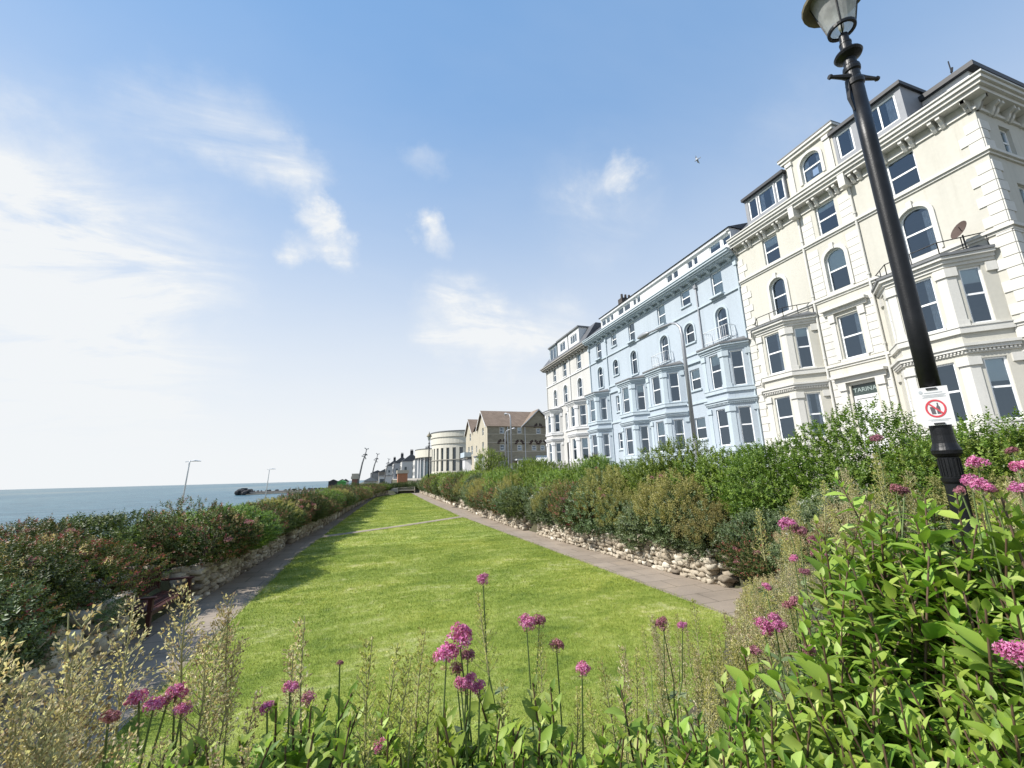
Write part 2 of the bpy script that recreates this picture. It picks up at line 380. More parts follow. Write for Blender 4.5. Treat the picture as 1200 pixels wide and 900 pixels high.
M['bark'] = plain('bark', (.12, .09, .065), .9, var=.3, scale=10, bumpy=.5)

def sea_mat():
    m, nt, out = new_mat('sea_water')
    p = N(nt, 'ShaderNodeBsdfPrincipled', i_Roughness=.32); p.inputs['IOR'].default_value = 1.33; p.inputs['Specular IOR Level'].default_value = .18
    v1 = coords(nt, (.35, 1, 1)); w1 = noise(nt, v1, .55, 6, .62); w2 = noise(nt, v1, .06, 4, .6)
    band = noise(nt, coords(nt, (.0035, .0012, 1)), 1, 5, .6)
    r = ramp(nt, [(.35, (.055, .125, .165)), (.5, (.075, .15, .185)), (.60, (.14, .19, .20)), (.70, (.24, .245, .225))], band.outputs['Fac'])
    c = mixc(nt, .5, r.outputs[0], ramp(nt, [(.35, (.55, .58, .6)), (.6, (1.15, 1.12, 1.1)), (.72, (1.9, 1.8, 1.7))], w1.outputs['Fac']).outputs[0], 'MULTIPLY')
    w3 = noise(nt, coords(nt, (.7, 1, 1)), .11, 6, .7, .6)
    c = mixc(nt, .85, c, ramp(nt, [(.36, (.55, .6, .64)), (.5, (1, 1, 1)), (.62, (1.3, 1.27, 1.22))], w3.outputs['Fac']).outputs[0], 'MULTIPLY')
    nt.links.new(c, p.inputs['Base Color'])
    ad = N(nt, 'ShaderNodeMath', operation='MULTIPLY_ADD'); ad.inputs[1].default_value = 2.5
    nt.links.new(w2.outputs['Fac'], ad.inputs[0]); nt.links.new(w1.outputs['Fac'], ad.inputs[2])
    nt.links.new(bump(nt, ad.outputs[0], .8, .5), p.inputs['Normal'])
    nt.links.new(p.outputs[0], out.inputs[0]); return m
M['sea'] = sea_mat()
SKYW = 5.75; EXPO = 0.45; SKYT = (1.40, 2.30, 3.51)
# ------------------------------------------------------------------ the setting
def grid_lines(parts):
    out = []
    for a, b, s in parts:
        n = max(1, int(round((b - a) / s))); out += [a + (b - a) * i / n for i in range(n)]
    return out + [parts[-1][1]]
def np_mesh(name, V, faces, mats, parent=None, tint=None, mi=None, smooth=False):
    """V (n,3) float array; faces: list of (k, array (m,k))"""
    me = bpy.data.meshes.new(name); V = np.asarray(V, np.float32)
    me.vertices.add(len(V)); me.vertices.foreach_set('co', V.ravel())
    loops = np.concatenate([f.ravel() for f in faces]).astype(np.int32)
    tot = np.concatenate([np.full(len(f), f.shape[1], np.int32) for f in faces])
    start = np.concatenate([[0], np.cumsum(tot)[:-1]]).astype(np.int32)
    me.loops.add(len(loops)); me.loops.foreach_set('vertex_index', loops)
    me.polygons.add(len(tot)); me.polygons.foreach_set('loop_start', start); me.polygons.foreach_set('loop_total', tot)
    for m in (mats if isinstance(mats, (list, tuple)) else [mats]): me.materials.append(m)
    if mi is not None: me.polygons.foreach_set('material_index', np.asarray(mi, np.int32))
    if smooth: me.polygons.foreach_set('use_smooth', np.ones(len(tot), bool))
    me.update(calc_edges=True)
    if tint is not None:
        a = me.attributes.new('tint', 'FLOAT', 'POINT'); a.data.foreach_set('value', np.asarray(tint, np.float32))
    me.validate()
    if name is None: return me
    return link(bpy.data.objects.new(name, me), parent)

xs = grid_lines([(-3000, -200, 700), (-200, -60, 35), (-60, -12, 3), (-12, -5, .5), (-5, 0, .15), (0, 6, .5), (6, 9, .15), (9, 14, .5), (14, 40, 3), (40, 200, 40), (200, 6000, 1500)])
ys = grid_lines([(-400, -20, 80), (-20, -4, 2), (-4, 9, .25), (9, 84, 1.0), (84, 200, 15), (200, 1000, 100), (1000, 9000, 2000)])
V = np.array([(x, y, ground_z(x, y) - .02 if x > -200 else -14) for y in ys for x in xs])
nx = len(xs); I = np.arange((len(ys) - 1) * nx).reshape(-1, nx)[:, :-1].ravel()
g = np_mesh('ground', V, [np.stack([I, I + 1, I + nx + 1, I + nx], 1)], M['soil'], smooth=True); tag(g, kind='structure')

def strip(name, left, right, y0, y1, z, mat, step=1.0, thick=.03):
    n = max(2, int((y1 - y0) / step)); mb = MB(); L = []; Rr = []
    for i in range(n + 1):
        y = y0 + (y1 - y0) * i / n; L.append((left(y), y)); Rr.append((right(y), y))
    pts = L + Rr[::-1]
    vs = [(p[0], p[1], z) for p in L] + [(p[0], p[1], z) for p in Rr] + [(p[0], p[1], z - thick) for p in L] + [(p[0], p[1], z - thick) for p in Rr]
    m = n + 1; fs = [(i, m + i, m + i + 1, i + 1) for i in range(n)] + [(2 * m + i, i, i + 1, 2 * m + i + 1) for i in range(n)] + [(m + i, 3 * m + i, 3 * m + i + 1, m + i + 1) for i in range(n)]
    fs += [(0, 2 * m, 3 * m, m), (n, m + n, 3 * m + n, 2 * m + n)]
    mb.add(vs, fs); o = mb.build(name, mat); tag(o, kind='structure'); return o
el, er, wl, wr = (lambda y: interp(EL, y)), (lambda y: interp(ER, y)), (lambda y: interp(WL, y)), (lambda y: interp(WR, y))
lawn = strip('lawn', el, er, 1.0, 78, .045, M['lawn'], thick=.08)
strip('garden_path', lambda y: wl(y) - .3, lambda y: el(y) - .004, 2.0, 77, .012, M['paving'])
strip('garden_path', lambda y: er(y) + .004, lambda y: wr(y) + .3, 2.0, 80, .012, M['paving'])
strip('garden_path', lambda y: 7.9, lambda y: 9.3, 6.95, 8.05, .02, M['paving'], .3)
# path that crosses the lawn, a hair above the turf
mb = MB()
mb.prism([(-2.2, 21.9), (-1.3, 22.5), (1.8, 24.7), (5.62, 27.9), (5.62, 28.75), (1.7, 25.35), (-1.4, 23.1), (-2.15, 22.7)], .0, .056)
tag(mb.build('cross_path', M['paving']), kind='structure')
# promenade road and pavement in front of the houses
strip('pavement', lambda y: 11.6, lambda y: 13.4, -30, 400, EYE + .03 - .05, M['concrete'], 20, .6)
strip('road', lambda y: 13.404, lambda y: 17.9, -30, 400, EYE - .10, M['asphalt'], 20, .6)
strip('pavement', lambda y: 17.904, lambda y: 19.3, -30, 400, EYE + .06, M['concrete'], 20, .8)
strip('forecourt', lambda y: 19.304, lambda y: 21.2, 3, 64, EYE + .14, M['concrete'], 20, .8)
# the sea
mb = MB(); S = 9000
sx = [-9000, -2500, -800, -300, -120, -30]; sy = [-3000, -200, 0, 150, 400, 1000, 3000, 9000]
v = [(x, y, -7) for y in sy for x in sx]
mb.add(v, [(j * 6 + i, j * 6 + i + 1, j * 6 + i + 7, j * 6 + i + 6) for j in range(7) for i in range(5)])
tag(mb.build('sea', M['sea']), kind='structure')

# short mown grass, thick enough nearby to show single blades
rng = np.random.default_rng(7)
def blades(n, y0, y1, h, w, bias=1.0):
    y = y0 + (y1 - y0) * rng.random(n) ** bias; a = np.array([el(t) for t in y]); b = np.array([er(t) for t in y])
    rag = np.abs(rng.normal(0, .05, n)); x = a - rag + (b - a + 2 * rag) * rng.random(n) + rng.normal(0, .03, n); ok = ~((y > 21.6) & (y < 29.3) & (np.abs((y - 22.6) - (x + 1.7) * .78) < .42))
    x, y = x[ok], y[ok]; n = len(x); an = rng.random(n) * 6.283; hh = h * (.5 + .9 * rng.random(n)); ln = hh * (.2 + .9 * rng.random(n))
    P = np.stack([x, y, np.full(n, .043)], 1); la = an + 1.57 + rng.normal(0, .6, n)
    W = np.stack([np.cos(an), np.sin(an), np.zeros(n)], 1) * (w * (.6 + .8 * rng.random(n)))[:, None]
    T = P + np.stack([np.cos(la) * ln, np.sin(la) * ln, hh], 1)
    return np.stack([P - W, P + W, T], 1).reshape(-1, 3), np.repeat(rng.random(n), 3)
A = [blades(150000, 2.5, 9, .035, .0028), blades(130000, 9, 18, .035, .0045), blades(90000, 18, 40, .035, .009), blades(40000, 40, 77, .04, .02)]
V = np.concatenate([a[0] for a in A]); T = np.concatenate([a[1] for a in A])
tag(np_mesh('grass', V, [np.arange(len(V)).reshape(-1, 3)], M['blade'], tint=T), 'short mown grass covering the sunken lawn', 'grass', kind='stuff')

# ------------------------------------------------------------------ rubble walls
def ico():
    t = (1 + 5 ** .5) / 2
    v = np.array([(-1, t, 0), (1, t, 0), (-1, -t, 0), (1, -t, 0), (0, -1, t), (0, 1, t), (0, -1, -t), (0, 1, -t), (t, 0, -1), (t, 0, 1), (-t, 0, -1), (-t, 0, 1)], float)
    f = [(0, 11, 5), (0, 5, 1), (0, 1, 7), (0, 7, 10), (0, 10, 11), (1, 5, 9), (5, 11, 4), (11, 10, 2), (10, 7, 6), (7, 1, 8), (3, 9, 4), (3, 4, 2), (3, 2, 6), (3, 6, 8), (3, 8, 9), (4, 9, 5), (2, 4, 11), (6, 2, 10), (8, 6, 7), (9, 8, 1)]
    v /= np.linalg.norm(v[0]); v = list(map(tuple, v)); cache = {}; nf = []
    def mid(a, b):
        k = (min(a, b), max(a, b))
        if k not in cache:
            m = np.array(v[a]) + np.array(v[b]); v.append(tuple(m / np.linalg.norm(m))); cache[k] = len(v) - 1
        return cache[k]
    for a, b, c in f:
        x, y, z = mid(a, b), mid(b, c), mid(c, a); nf += [(a, x, z), (b, y, x), (c, z, y), (x, y, z)]
    return np.array(v), np.array(nf)
ICO_V, ICO_F = ico()
def rubble(path, z0, h, size, label, thick=.3, seed=0, hvar=.12):
    """a dry rubble wall along a plan line: stones laid in uneven courses on a core"""
    rg = np.random.default_rng(seed); P = np.array(path, float); seg = np.linalg.norm(np.diff(P, axis=0), axis=1); L = seg.sum()
    cum = np.concatenate([[0], np.cumsum(seg)])
    def pt(s):
        i = min(len(seg) - 1, np.searchsorted(cum, s, 'right') - 1); t = (s - cum[i]) / seg[i]
        d = (P[i + 1] - P[i]) / seg[i]; return P[i] + (P[i + 1] - P[i]) * t, d
    Vs, Fs, Ts = [], [], []; k = 0; z = 0
    while z < h:
        ch = size * rg.uniform(.55, .95); s = rg.uniform(0, .2)
        while s < L:
            w = size * rg.uniform(.7, 1.8); top = h + hvar * math.sin(s * 1.7 + seed) * .5 + rg.normal(0, hvar * .3)
            if z + ch * .4 < top:
                c, d = pt(min(L, s + w / 2)); nrm = np.array([-d[1], d[0]])
                for side in (-1, 1):
                    sc = np.array([w * .52, thick * rg.uniform(.36, .58), ch * rg.uniform(.44, .60)])
                    b = np.sign(ICO_V) * np.abs(ICO_V) ** .55 + rg.normal(0, .17, ICO_V.shape)
                    b = b * sc; a = rg.normal(0, .08); b[:, [0, 2]] = b[:, [0, 2]] @ np.array([[math.cos(a), math.sin(a)], [-math.sin(a), math.cos(a)]])
                    off = side * thick * .42 + rg.normal(0, .02)
                    xy = c + nrm * off; g3 = np.empty_like(b)
                    g3[:, 0] = xy[0] + b[:, 0] * d[0] + b[:, 1] * nrm[0]; g3[:, 1] = xy[1] + b[:, 0] * d[1] + b[:, 1] * nrm[1]
                    g3[:, 2] = z0 + z + ch * .5 + b[:, 2] + rg.normal(0, .012)
                    Vs.append(g3); Fs.append(ICO_F + k); k += len(g3); Ts.append(np.full(len(g3), np.clip(rg.normal(.5, .26), 0, 1)))
            s += w * .97
        z += ch * .9
    o = np_mesh('stone_wall', np.concatenate(Vs), [np.concatenate(Fs)], M['stone'], tint=np.concatenate(Ts))
    return tag(o, label, 'wall')
def line(tab, y0, y1, step, dx=0): 
    n = max(1, int((y1 - y0) / step)); return [(interp(tab, y0 + (y1 - y0) * i / n) + dx, y0 + (y1 - y0) * i / n) for i in range(n + 1)]
rubble([(-4.05, 5.2), (-4.05, 9.3), (-4.75, 9.35)], 0, .82, .26, 'rubble stone wall on the seaward side ending at the bench recess', seed=1)
rubble([(-4.78, 9.6), (-4.76, 11.75)], 0, .8, .24, 'short shaded rubble wall right behind the red-brown bench', seed=2)
rubble([(-4.75, 12.0)] + line(WL, 12.05, 19.4, 1.2, -.1), 0, .74, .17, 'low shaded rubble wall running from the bench recess towards the crossing path', seed=3)
rubble(line(WL, 20.6, 31, 2, -.1), 0, .72, .2, 'low rubble wall under the seaward hedge just past the crossing path', seed=4)
rubble(line(WL, 32, 76, 3, -.1), 0, .7, .4, 'long far stretch of low rubble wall curving under the seaward hedge', seed=5)
rubble([(10.2, 8.35), (7.75, 8.4)] + line(WR, 8.6, 18.2, 1.2, .12) + [(8.3, 18.3)], 0, .74, .17, 'sunlit rubble wall beside the path, nearest of the landward stretches', seed=6)
rubble([(8.4, 19.9), (7.2, 19.9)] + line(WR, 20.2, 33, 2, .12) + [(8.2, 33.2)], 0, .78, .2, 'sunlit rubble wall with a pale upright post, beyond the first recess in the path', seed=7)
rubble([(8.4, 34.6), (7.25, 34.6)] + line(WR, 35, 79, 3, .12), 0, .78, .4, 'farthest stretch of the landward rubble wall by the end of the lawn', seed=8)
# big pale boulders of the end pillar by the gap
rubble([(8.75, 8.0), (8.75, 8.3)], 0, 1.4, .19, 'taller heap of pale rubble at the wall end beside the gap', seed=9, thick=.4)
# pale post standing against the wall
mb = MB(); mb.box(6.95, 7.07, 26.2, 26.34, 0, 1.75); mb.box(6.93, 7.09, 26.18, 26.36, 1.75, 1.79)
tag(mb.build('timber_post', M['stone_trim'], bevel=.01), 'slim pale post standing upright against the landward rubble wall', 'post')
# ------------------------------------------------------------------ buildings (heights below are above eye level; ZB lifts them)
ZB = EYE
def wloc(o):
    v = Vector((0, 0, 0))
    while o is not None: v = v + o.location; o = o.parent
    return v
def wbuild(mb, name, mats, parent, **k):
    """link a mesh given in world coordinates under its parent"""
    o = mb.build(name, mats, parent, **k); o.location = -wloc(parent); return o

RWIN = random.Random(77)
class Panel:
    """a stretch of wall with real openings; u runs along it, outside is to the left of travel"""
    def __init__(s, a, b):
        s.O = Vector((a[0], a[1])); d = Vector((b[0] - a[0], b[1] - a[1])); s.W = d.length; s.U = d / s.W; s.N = Vector((-s.U.y, s.U.x))
    def p(s, u, z, d=0.0):
        q = s.O + s.U * u + s.N * d; return (q.x, q.y, z + ZB)
    def outline(s, h, inset=0.0):
        u0, u1, z0, z1 = h[:4]; arch = h[4] if len(h) > 4 else 0
        u0 += inset; u1 -= inset; z0 += inset; z1 -= inset
        if not arch: return [(u0, z0), (u1, z0), (u1, z1), (u0, z1)]
        w = (u1 - u0) / 2; rise = w * arch; c = (u0 + u1) / 2
        return [(u0, z0), (u1, z0)] + [(c + w * math.cos(a), z1 - rise + rise * math.sin(a)) for a in [math.pi * i / 12 for i in range(13)]]
    def wall(s, mb, z0, z1, holes=(), depth=.16):
        us = sorted({0, s.W} | {h[i] for h in holes for i in (0, 1)}); zs = sorted({z0, z1} | {h[i] for h in holes for i in (2, 3)})
        for i in range(len(us) - 1):
            for j in range(len(zs) - 1):
                cu, cz = (us[i] + us[i + 1]) / 2, (zs[j] + zs[j + 1]) / 2
                if any(h[0] < cu < h[1] and h[2] < cz < h[3] for h in holes): continue
                mb.poly([s.p(us[i], zs[j]), s.p(us[i + 1], zs[j]), s.p(us[i + 1], zs[j + 1]), s.p(us[i], zs[j + 1])])
        for h in holes:
            o = s.outline(h); n = len(o)
            if len(h) > 4 and h[4]:
                w = (h[1] - h[0]) / 2; sp = h[3] - w * h[4]; arc = o[2:]
                mb.poly([s.p(*q) for q in [(h[1], sp)] + [(h[1], h[3])] + arc[:7][::-1][:-1]])
                mb.poly([s.p(*q) for q in [(h[0], h[3]), (h[0], sp)] + arc[6:][::-1][1:]])
            if depth:
                for i in range(n):
                    a, b = o[i], o[(i + 1) % n]
                    mb.poly([s.p(*a), s.p(*b), s.p(*b, -depth), s.p(*a, -depth)])
    def window(s, parent, h, depth=.16, fw=.07, rail=.5, mull=0, curtain=0, mat=None, name='window', blind=0):
        mb = MB(); o = s.outline(h); i_ = s.outline(h, fw); n = len(o)
        f, b = -depth + .05, -depth - .02
        for k in range(n):
            k2 = (k + 1) % n
            mb.poly([s.p(*o[k], f), s.p(*o[k2], f), s.p(*i_[k2], f), s.p(*i_[k], f)])
            mb.poly([s.p(*i_[k], f), s.p(*i_[k2], f), s.p(*i_[k2], b), s.p(*i_[k], b)])
        u0, u1, z0, z1 = h[:4]
        def bar(ua, ub, za, zb):
            q = [s.p(ua, za, f - .004), s.p(ub, za, f - .004), s.p(ub, zb, f - .004), s.p(ua, zb, f - .004)]
            mb.extr(q, (-s.N.x * .05, -s.N.y * .05, 0))
        if rail: zr = z0 + (z1 - z0) * rail; bar(u0 + fw, u1 - fw, zr - .035, zr + .035)
        for k in range(mull): um = u0 + (u1 - u0) * (k + 1) / (mull + 1); bar(um - .03, um + .03, z0 + fw, z1 - fw)
        w = wbuild(mb, name, mat or M['upvc'], parent)
        if not curtain and not blind and RWIN.random() < .62: curtain, blind = RWIN.choice(((1, 0), (2, 0), (2, 0), (0, RWIN.uniform(.2, .55)), (0, .3)))
        ta, tb = RWIN.gauss(0, .010), RWIN.gauss(0, .010); uc, zc_ = (h[0] + h[1]) / 2, (h[2] + h[3]) / 2
        g = MB(); g.poly([s.p(q[0], q[1], f - .03 + ta * (q[0] - uc) + tb * (q[1] - zc_)) for q in i_[::-1]]); wbuild(g, 'pane', M['glass'], w)
        if curtain or blind:
            c = MB()
            if curtain:
                for (ua, ub) in ((u0 + fw, u0 + (u1 - u0) * .32), (u1 - (u1 - u0) * .3, u1 - fw))[:curtain]:
                    m = 8; top = z1 - fw
                    if len(h) > 4 and h[4]: top = z1 - (u1 - u0) / 2 * h[4] * .55
                    for k in range(m):
                        a, b2 = ua + (ub - ua) * k / m, ua + (ub - ua) * (k + 1) / m; da, db = -depth - .05 - .03 * (k % 2), -depth - .05 - .03 * ((k + 1) % 2)
                        c.poly([s.p(a, z0 + fw, da), s.p(b2, z0 + fw, db), s.p(b2, top, db), s.p(a, top, da)])
            if blind: c.poly([s.p(u0 + .02, z1 - (z1 - z0) * blind, -depth - .03), s.p(u1 - .02, z1 - (z1 - z0) * blind, -depth - .03), s.p(u1 - .02, z1 - .02, -depth - .03), s.p(u0 + .02, z1 - .02, -depth - .03)])
            wbuild(c, 'blind' if blind else 'curtain', M['blind'] if blind else M['curtain'], w)
        return w

def hood(mb, P, u0, u1, z, d=.12, hgt=.16):
    q = [P.p(u0, z), P.p(u1, z), P.p(u1, z + hgt), P.p(u0, z + hgt)]; mb.extr(q, (P.N.x * d, P.N.y * d, 0))
def pblock(mb, P, u0, u1, z0, z1, d, back=0.0):
    q = [P.p(u0, z0, -back), P.p(u1, z0, -back), P.p(u1, z1, -back), P.p(u0, z1, -back)]; mb.extr(q, (P.N.x * (d + back), P.N.y * (d + back), 0))
def archivolt(mb, P, h, w=.16, d=.07):
    """raised surround of an arched opening"""
    o = P.outline(h); e = P.outline((h[0] - w, h[1] + w, h[2], h[3] + w, (h[4] * (h[1] - h[0]) / 2 + w) / ((h[1] - h[0]) / 2 + w)))
    n = len(o)
    for k in range(1, n):
        k2 = (k + 1) % n
        if k2 == 1: continue
        a, b, c, e1 = o[k], o[k2], e[k2], e[k]
        mb.add([P.p(*a), P.p(*b), P.p(*c), P.p(*e1), P.p(*a, d), P.p(*b, d), P.p(*c, d), P.p(*e1, d)], [(4, 5, 6, 7), (3, 2, 6, 7)[::-1], (0, 1, 5, 4), (1, 2, 6, 5), (0, 3, 7, 4)])
def bracket(mb, P, u, z1, h=.42, out=.34, w=.15):
    """scrolled corbel"""
    prof = [(0.003, z1), (out, z1), (out, z1 - h * .3), (out * .6, z1 - h * .45), (out * .45, z1 - h * .75), (out * .2, z1 - h), (0.003, z1 - h)]
    q = [P.p(u - w / 2, z, d) for d, z in prof]; mb.extr(q, (P.U.x * w, P.U.y * w, 0))

def bay(house, a0, f0, f1, a1, wall_m, trim_m, lead=True, X=21.0, dep=1.0, zg=-.6, ztop=7.2, front=None, side=(.42, .44), curt=(0, 1), rail=False, blinds=(0, 0), name='bay_window'):
    plan = [(X, a0), (X - dep, f0), (X - dep, f1), (X, a1)]
    mb = MB(); tr = MB(); wins = []
    for i in range(3):
        P = Panel(plan[i], plan[i + 1]); holes = []
        for (za, zb) in ((1.45, 3.65), (4.93, 7.08)):
            if i == 1: u0, u1 = (front[0] - f0, front[1] - f0) if front else (P.W * .25, P.W * .75)
            else:
                w = P.W * side[1]; c = P.W * .5; u0, u1 = c - w / 2, c + w / 2
            holes.append((u0, u1, za, zb))
        P.wall(mb, zg, ztop, holes, .12); wins.append((P, holes))
        for (u0, u1, za, zb) in holes: pblock(tr, P, u0 - .06, u1 + .06, za - .09, za - .003, .07)
    b = wbuild(mb, name, wall_m, house)
    for P, holes in wins:
        for k, h in enumerate(holes):
            fr = P is wins[1][0]
            P.window(b, h, .12, .06, .52, curtain=curt[k] if fr else 0, blind=blinds[k] if fr else 0)
    def bd(z0, z1, out): tr.band(plan, z0 + ZB, z1 + ZB, out, .01)
    bd(zg, .55, .07); bd(1.1, 1.34, .05)
    bd(3.86, 3.98, .06); bd(3.983, 4.10, .14); bd(4.103, 4.20, .20); bd(4.60, 4.82, .10); bd(4.823, 4.86, .13)
    bd(7.2, 7.32, .05); bd(7.323, 7.46, .12); bd(7.463, 7.58, .22)
    # dentils, pilasters and capitals on the corners
    for i in range(3):
        P = Panel(plan[i], plan[i + 1]); n = int(P.W / .1)
        for k in range(n): pblock(tr, P, P.W * (k + .25) / n, P.W * (k + .75) / n, 3.905, 3.975, .11, -.061)
    for i in (1, 2):
        p0, p1, p2 = [Vector(q) for q in plan[i - 1:i + 2]]; d0, d1 = (p0 - p1).normalized(), (p2 - p1).normalized()
        for za, zb, w, o in ((1.36, 1.6, .3, .05), (1.603, 3.42, .26, .03), (3.423, 3.72, .31, .09), (4.87, 5.1, .3, .05), (5.103, 6.8, .26, .03), (6.803, 7.14, .31, .09)):
            tr.band([p1 + d0 * w, p1, p1 + d1 * w], za + ZB, zb + ZB, o, .005)
    for i, (pa, pb) in ((0, (plan[0], plan[1])), (2, (plan[3], plan[2]))):
        p0 = Vector(pa); d = (Vector(pb) - p0).normalized() * .28
        for za, zb, o in ((3.423, 3.72, .08), (6.803, 7.14, .08)):
            q = [p0, p0 + d] if i == 0 else [p0 + d, p0]
            tr.band(q, za + ZB, zb + ZB, o, .005)
    wbuild(tr, 'moulding', trim_m, b)
    rf = MB(); rf.band(plan, 7.583 + ZB, 7.68 + ZB, .27, .02)
    e = [(X, a0 - .02), (X - dep - .02, f0), (X - dep - .02, f1), (X, a1 + .02)]
    rf.add([(p[0], p[1], 7.684 + ZB) for p in e] + [(X, a0 + .3, 7.95 + ZB), (X, a1 - .3, 7.95 + ZB)], [(0, 4, 1), (1, 4, 5, 2), (2, 5, 3)])
    wbuild(rf, 'bay_roof', M['lead'], b)
    if rail:
        r = MB(); q = [Vector((p[0] + (.12 if p[0] < X else -.04), p[1], 0)) for p in plan]; q[1].y += .05; q[2].y -= .05
        top = [(p.x, p.y, 8.3 + ZB) for p in q]; r.tube(top, .022, 6)
        for a, b2 in zip(q, q[1:]):
            for t in ((0, .5, 1) if rail == 1 else [k / 9 for k in range(10)]):
                p = a.lerp(b2, t); r.tube([(p.x, p.y, 7.66 + ZB), (p.x, p.y, 8.3 + ZB)], .018 if rail == 1 else .014, 5)
        wbuild(r, 'bay_railing', M['iron'] if rail == 1 else M['white_metal'], b)
    return b

def quoins(mb, P, side, z0, z1, h=.42, wl=.62, ws=.40, d=.04):
    z = z0; k = 0
    while z + h < z1:
        w = wl if k % 2 else ws
        if side == 0: pblock(mb, P, 0, w, z + .015, z + h - .015, d, .002)
        else: pblock(mb, P, P.W - w, P.W, z + .015, z + h - .015, d, .002)
        z += h; k += 1

# ---- the cream house
cream = thing('cream_house', (21, 12.5, ZB + .1), 'tall cream terraced house with black-edged dormers and white trim, behind the black lamp', 'house')
y0, y1 = 6.97, 18.1
P = Panel((21, y0), (21, y1)); U = lambda y: y - y0
S = Panel((33.5, y0), (21, y0))
cw = MB(); ct = MB()
upR, upC, upL = (U(8.93), U(9.97)), (U(12.2), U(13.15)), (U(15.33), U(16.27))
up = [(*upR, 11.42, 13.08), (*upC, 11.42, 13.08), (*upL, 11.42, 13.0), (*upR, 8.38, 10.53, .85), (*upC, 8.38, 10.5, .95), (*upL, 8.36, 10.45, .95), (*upC, 4.98, 7.1)]
door = (U(12.12), U(13.15), .55, 3.70)
bays_open = [(U(7.85), U(11.0), -.6, 7.0), (U(14.35), U(17.35), -.6, 7.0)]
P.wall(cw, -.6, 13.6, up + [door] + bays_open)
sw = [(12.5 - 2.1, 12.5 - 1.35, 11.55, 12.75), (12.5 - 2.1, 12.5 - 1.35, 8.5, 10.2), (4.5, 5.4, 11.5, 12.8), (4.5, 5.4, 8.5, 10.2), (9.4, 10.2, 5.1, 6.9), (9.4, 10.2, 1.6, 3.4)]
S.wall(cw, -.6, 13.6, sw)
cw.poly([(33.5, y0, ZB - .6), (33.5, y1, ZB - .6), (33.5, y1, ZB + 13.6), (33.5, y0, ZB + 13.6)])
cw.poly([(21, y1, ZB - .6), (33.5, y1, ZB - .6), (33.5, y1, ZB + 13.6), (21, y1, ZB + 13.6)])
for zf in (4.2, 7.75, 10.9): cw.poly([(22, y0, ZB + zf), (33.5, y0, ZB + zf), (33.5, y1, ZB + zf), (22, y1, ZB + zf)])
W = wbuild(cw, 'wall', M['cream'], cream)
for k, h in enumerate(up): P.window(cream, h, rail=.5, curtain=(0, 0, 0, 1, 0, 1, 0)[k], blind=(0, .2, 0, 0, 0, 0, 0)[k])
for h in sw: S.window(cream, h)
plan = [(33.5, y0), (21, y0), (21, y1)]
for za, zb, o in ((11.14, 11.24, .06), (11.243, 11.36, .13), (8.06, 8.16, .05), (8.163, 8.28, .12), (13.08, 13.2, .07), (13.50, 13.66, .42), (13.663, 13.80, .52), (13.803, 13.96, .60), (13.963, 14.03, .66)): ct.band(plan, za + ZB, zb + ZB, o, .01)
for za, zb in ((0, U(7.55)), (U(11.3), U(14.0)), (U(17.75), P.W)):
    for a, b, o in ((4.62, 4.72, .05), (4.723, 4.84, .11)): pblock(ct, P, za, zb, a, b, o, .002)
for Q in (P, S):
    n = int(Q.W / 1.0)
    for k in range(n + 1):
        for du in (-.13, .13): bracket(ct, Q, max(.12, min(Q.W - .12, Q.W * k / n + du)), 13.498, .46, .36, .13)
for yy in (11.43, 14.0): pblock(ct, P, U(yy) - .14, U(yy) + .14, 13.0, 13.9, .5, .002)
quoins(ct, P, 0, .4, 11.1); quoins(ct, P, 0, 11.4, 13.0); quoins(ct, P, 1, .4, 11.1); quoins(ct, P, 1, 11.4, 13.0); quoins(ct, S, 1, .4, 11.1, wl=.4, ws=.6); quoins(ct, S, 1, 11.4, 13.0, wl=.4, ws=.6)
for zz0, zz1 in ((.4, 4.5), (4.9, 7.95), (8.35, 11.05), (11.4, 12.95)):   # rusticated flanks of the middle bay
    z = zz0
    while z + .36 < zz1:
        for ua, ub in ((11.50, 12.02), (13.36, 13.92)): pblock(ct, P, U(ua), U(ub), z + .012, z + .348, .025, .002)
        z += .36
for k in (3, 4, 5): archivolt(ct, P, up[k])
for k in (3, 4, 5): # keystones
    c = (up[k][0] + up[k][1]) / 2; pblock(ct, P, c - .09, c + .09, up[k][3] - .02, up[k][3] + .3, .13, -.001)
for k, h in enumerate(up): pblock(ct, P, h[0] - .12, h[1] + .12, h[2] - .13, h[2] - .004, .1, .002)
h = up[6]; hood(ct, P, h[0] - .55, h[1] + .55, 7.48, .32, .13); hood(ct, P, h[0] - .48, h[1] + .48, 7.28, .14, .197)
for u in (h[0] - .3, h[1] + .08): pblock(ct, P, u, u + .22, 5.0, 6.86, .05, .002); pblock(ct, P, u - .03, u + .25, 6.863, 7.277, .11, .002)
hood(ct, P, door[0] - .62, door[1] + .62, 4.1, .36, .12); hood(ct, P, door[0] - .55, door[1] + .55, 3.85, .16, .247)
for u in (door[0] - .42, door[1] + .14): pblock(ct, P, u, u + .28, .3, 3.5, .09, .002); pblock(ct, P, u - .04, u + .32, 3.503, 3.847, .16, .002)
wbuild(ct, 'moulding', M['cream_trim'], cream)
bay(cream, 7.6, 8.55, 10.4, 11.22, M['cream'], M['cream_trim'], front=(8.95, 9.93), rail=1, curt=(0, 0))
bay(cream, 14.12, 15.05, 16.72, 17.6, M['cream'], M['cream_trim'], front=(15.43, 16.3), rail=1, curt=(0, 1))
